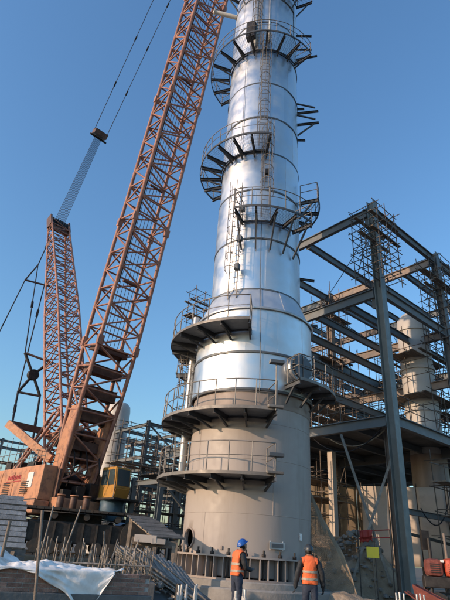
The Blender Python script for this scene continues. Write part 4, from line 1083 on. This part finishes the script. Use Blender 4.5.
# ------------------------------------------------------------------ workers
def pmat(n, c, r=.8, v=.12): return mat(n, c, r, 0, var=v, scale=9, bump=.25, bscale=18, rnd=0)
skinm = pmat('skin', (.36, .20, .13), .55); navy = pmat('navy_cloth', (.028, .038, .065)); blk = pmat('black_cloth', (.022, .024, .028)); boot = pmat('boot', (.03, .025, .02), .6)
hivis = pmat('hivis_orange', (.85, .16, .045), .7, .08); silver = pmat('reflective_band', (.40, .33, .25), .5); hblue = pmat('helmet_blue', (.02, .10, .38), .3, .04); hdark = pmat('helmet_dark', (.03, .035, .04), .35, .04); glovem = pmat('glove', (.16, .15, .14), .9); hair = pmat('hair', (.012, .01, .009), .6)
def person(label, loc, yaw, J, helm, head_pitch, head_yaw, jacket, trousers, hand_m, scale=1.0):
    """J: joint positions (x right, y forward, z up)"""
    root = thing('person', label, 'person', loc)
    names = list(J); idx = {n: i for i, n in enumerate(names)}
    bones = [('pelvis', 'waist', 't'), ('waist', 'chest', 't'), ('chest', 'collar', 't'), ('collar', 'neck', 'k'), ('neck', 'skull', 'k')]
    for s in 'LR':
        bones += [('collar', 'sh'+s, 't'), ('sh'+s, 'el'+s, 'j'), ('el'+s, 'wr'+s, 'j'), ('wr'+s, 'hd'+s, 'h'),
                  ('pelvis', 'hp'+s, 'l'), ('hp'+s, 'kn'+s, 'l'), ('kn'+s, 'an'+s, 'l'), ('an'+s, 'to'+s, 'b')]
    me = bpy.data.meshes.new('body'); me.from_pydata([J[n][0] for n in names], [(idx[a], idx[b]) for a, b, _ in bones], []); me.update()
    tmp = bpy.data.objects.new('tmp_body', me); COL.objects.link(tmp)
    sk = tmp.modifiers.new('skin', 'SKIN'); sk.use_smooth_shade = True
    sv = me.skin_vertices[0].data
    for n in names:
        r = J[n][1]; sv[idx[n]].radius = (r, r) if not isinstance(r, tuple) else r
        sv[idx[n]].use_root = n == 'pelvis'
    tmp.modifiers.new('sub', 'SUBSURF').levels = 2
    dg = bpy.context.evaluated_depsgraph_get(); dg.update(); ev = tmp.evaluated_get(dg); body = bpy.data.meshes.new_from_object(ev)
    bpy.data.objects.remove(tmp)
    bm = bmesh.new(); bm.from_mesh(body)
    def seg(p, a, b):
        a, b = V(a), V(b); d = b-a; t = max(0, min(1, (p-a).dot(d)/d.length_squared)); return (p-a-d*t).length
    ml = {'t': 0, 'j': 0, 'l': 1, 'b': 2, 'h': 3, 'k': 4}
    torso = []
    for f in bm.faces:
        c = f.calc_center_median(); best = min(bones, key=lambda b: seg(c, J[b[0]][0], J[b[1]][0])-.6*(sum(J[b[0]][1]) / 2 if isinstance(J[b[0]][1], tuple) else J[b[0]][1]))
        f.material_index = ml[best[2]]; f.smooth = True
        sl_ = J['shL'][0]; sr_ = J['shR'][0]
        if c.z > .90 and c.z < J['collar'][0].z+.09 and (best[2] in 'tl') and (best[2] == 't' or c.z > .92) and abs(c.x) < .22:
            torso.append(f)
    # add fingers: four fingers and a thumb on each hand, curled
    def finger(p, d, nrm, L, r):
        pts = [p, p+d*L*.45, p+d*L*.75+nrm*L*.18, p+d*L*.9+nrm*L*.42]; ring0 = None
        for k, q in enumerate(pts):
            dd = (pts[min(k+1, 3)]-pts[max(k-1, 0)]).normalized(); x = dd.cross(V((.3, .5, .8))).normalized(); y = dd.cross(x)
            rr_ = r*(1-.12*k); ring = [bm.verts.new(q+x*rr_*math.cos(2*math.pi*i/6)+y*rr_*math.sin(2*math.pi*i/6)) for i in range(6)]
            if ring0:
                for i in range(6): f = bm.faces.new((ring0[i], ring0[(i+1) % 6], ring[(i+1) % 6], ring[i])); f.material_index = 3; f.smooth = True
            ring0 = ring
        f = bm.faces.new(ring0); f.material_index = 3
    for s, sg_ in (('L', -1), ('R', 1)):
        w, hnd = V(J['wr'+s][0]), V(J['hd'+s][0]); d = (hnd-w).normalized()
        side = V((0, 1, 0))-d*d.y; side = side.normalized() if side.length > .1 else V((1, 0, 0)); nrm = d.cross(side)*(1 if sg_ > 0 else -1)
        for k, L in enumerate((.075, .088, .08, .062)):
            finger(hnd+side*(.03-.02*k), (d+side*(.12-.08*k)).normalized(), -nrm if sg_ > 0 else nrm, L, .0095)
        finger(w.lerp(hnd, .45)+side*.035, (d*.6+side*.8).normalized(), -nrm, .065, .011)
    # head: shaped skull with brow, nose, chin and ears
    hc = V(J['skull'][0])+V((0, .012, .045)); R = Matrix.Rotation(head_yaw, 3, 'Z') @ Matrix.Rotation(-head_pitch, 3, 'X')
    hb_ = bmesh.new(); bmesh.ops.create_uvsphere(hb_, u_segments=24, v_segments=18, radius=1)
    for v in hb_.verts:
        x, y, z = v.co; q = V((x*.076, y*.098, z*.118))
        if z < 0: q.x *= 1+.25*z; q.y *= 1+.10*z if y > 0 else 1+.35*z
        if y > 0: q.y += .022*math.exp(-(x/.16)**2)*math.exp(-((z+.12)/.2)**2)+.008*math.exp(-(x/.3)**2)*math.exp(-((z+.75)/.2)**2); q.y -= .012*math.exp(-((abs(x)-.36)/.15)**2)*math.exp(-((z-.06)/.12)**2)
        q.x += math.copysign(.016, x)*math.exp(-((y+.05)/.14)**2)*math.exp(-((z+.03)/.22)**2)*(abs(x) > .8)
        v.co = hc+R@q
    n0 = len(bm.faces)
    mp_ = {v: bm.verts.new(v.co) for v in hb_.verts}
    inv = R.inverted()
    for f in hb_.faces:
        g = bm.faces.new([mp_[v] for v in f.verts]); g.smooth = True; c = inv@(f.calc_center_median()-hc)
        g.material_index = 5 if (c.y < -.005 and c.z > -.05) or c.z > .06 else 4
        if c.y > .07 and abs(c.z+.05) < .008 and abs(c.x) < .025: g.material_index = 4
    hb_.free()
    bm.normal_update()
    # vest: the torso surface pushed outward, bands cut from it
    vb = bmesh.new(); vm = {}
    for f in torso:
        if not f.is_valid: continue
        for v in f.verts:
            if v not in vm: vm[v] = vb.verts.new(v.co+v.normal*.022)
    for f in torso:
        try: vb.faces.new([vm[v] for v in f.verts]).smooth = True
        except ValueError: pass
    for co_, no_ in (((0, 0, .945), (0, 0, -1)), ((.185, 0, 0), (1, 0, 0)), ((-.185, 0, 0), (-1, 0, 0))):
        bmesh.ops.bisect_plane(vb, geom=vb.verts[:]+vb.edges[:]+vb.faces[:], plane_co=co_, plane_no=no_, clear_outer=True)
    cut = [(1.02, 1.07), (1.17, 1.22)]
    for lo, hi in cut:
        for z_ in (lo, hi): bmesh.ops.bisect_plane(vb, geom=vb.verts[:]+vb.edges[:]+vb.faces[:], plane_co=(0, 0, z_), plane_no=(0, 0, 1))
    vb.normal_update()
    bb = bmesh.new(); bmap = {}
    for f in vb.faces:
        c = f.calc_center_median()
        if any(lo < c.z < hi for lo, hi in cut):
            for v in f.verts:
                if v not in bmap: bmap[v] = bb.verts.new(v.co+v.normal*.012)
            try: bb.faces.new([bmap[v] for v in f.verts]).smooth = True
            except ValueError: pass
    RZ = Matrix.Rotation(yaw, 4, 'Z') @ Matrix.Scale(scale, 4)
    def fin(name, b_, ms, parent):
        if name in ('body', 'vest'):
            for v in b_.verts:
                if v.co.z < 1.47: v.co += v.normal*(1 if name == 'body' else .6)*(.016*noise.noise(v.co*11)+.010*noise.noise(V((v.co.x*6, v.co.y*6, v.co.z*24))))
        bmesh.ops.transform(b_, matrix=RZ, verts=b_.verts)
        me_ = bpy.data.meshes.new(name); b_.to_mesh(me_); b_.free()
        for q in ms: me_.materials.append(q)
        return link(bpy.data.objects.new(name, me_), parent)
    fin('body', bm, [jacket, trousers, boot, hand_m, skinm, hair], root)
    ve = fin('vest', vb, [hivis], root); md = ve.modifiers.new('t', 'SOLIDIFY'); md.thickness = .008
    be = fin('reflective_band', bb, [silver], ve)
    # helmet: dome, brim, ridge
    hm = bmesh.new(); bmesh.ops.create_uvsphere(hm, u_segments=28, v_segments=16, radius=1)
    bmesh.ops.delete(hm, geom=[v for v in hm.verts if v.co.z < -.12], context='VERTS')
    for v in hm.verts:
        x, y, z = v.co; lip = 1.0
        if z < 0.02: lip = 1.13+(.22 if y > .5 else 0)*y
        q = V((x*.112*min(lip, 1.13), y*.135*lip, max(z, -.02)*.115+(.010 if abs(x) < .25 and z > .3 else 0)))
        v.co = hc+R@(q+V((0, 0, .052)))
    for f in hm.faces: f.smooth = True
    he = fin('helmet', hm, [helm], root); md = he.modifiers.new('t', 'SOLIDIFY'); md.thickness = .006
    return root
def joints(**kw):
    J = dict(pelvis=((0, 0, .94), (.165, .12)), waist=((0, .0, 1.10), (.155, .115)), chest=((0, .01, 1.29), (.18, .13)), collar=((0, 0, 1.42), (.10, .09)), neck=((0, .01, 1.50), .058), skull=((0, .03, 1.57), .06))
    for s, k in (('L', -1), ('R', 1)):
        J.update({'sh'+s: ((k*.195, -.01, 1.40), .085), 'el'+s: ((k*.27, -.03, 1.12), .054), 'wr'+s: ((k*.27, .05, .88), .036), 'hd'+s: ((k*.268, .075, .80), (.044, .028)),
                  'hp'+s: ((k*.095, 0, .86), .105), 'kn'+s: ((k*.11, .02, .49), .075), 'an'+s: ((k*.115, -.02, .10), .058), 'to'+s: ((k*.13, .15, .05), .045)})
    J.update(kw)
    return {n: (V(p), r) for n, (p, r) in J.items()}
# left worker: side view, turned to the right, head bent, forearms raised in front
J1 = joints(chest=((0, .03, 1.29), (.18, .13)), collar=((0, .045, 1.42), (.10, .09)), neck=((0, .085, 1.50), .058), skull=((0, .13, 1.56), .06),
            shL=((-.19, .04, 1.39), .085), shR=((.19, .04, 1.39), .085), elL=((-.25, .07, 1.12), .068), elR=((.24, .09, 1.12), .068),
            wrL=((-.12, .29, 1.10), .05), wrR=((.13, .31, 1.09), .05), hdL=((-.06, .36, 1.10), (.044, .03)), hdR=((.07, .38, 1.09), (.044, .03)))
person('worker in blue helmet and orange vest standing side-on with bowed head', (.80, 14.3, G), rad(-62), J1, hblue, rad(-30), 0, blk, navy, glovem, 1.03)
# right worker: seen from behind, arms hanging
J2 = joints(elL=((-.285, -.02, 1.13), .072), elR=((.29, -.02, 1.13), .072), wrL=((-.33, .03, .89), .054), wrR=((.31, .06, .89), .054), hdL=((-.345, .05, .81), (.046, .03)), hdR=((.31, .09, .81), (.046, .03)),
            skull=((-.01, .05, 1.565), .06), knL=((-.10, .06, .49), .075), anL=((-.11, .05, .10), .058), toL=((-.13, .22, .05), .045))
person('worker in dark helmet and orange vest seen from behind', (2.43, 13.0, G), rad(-4), J2, hdark, rad(-14), rad(8), blk, navy, blk, 1.0)
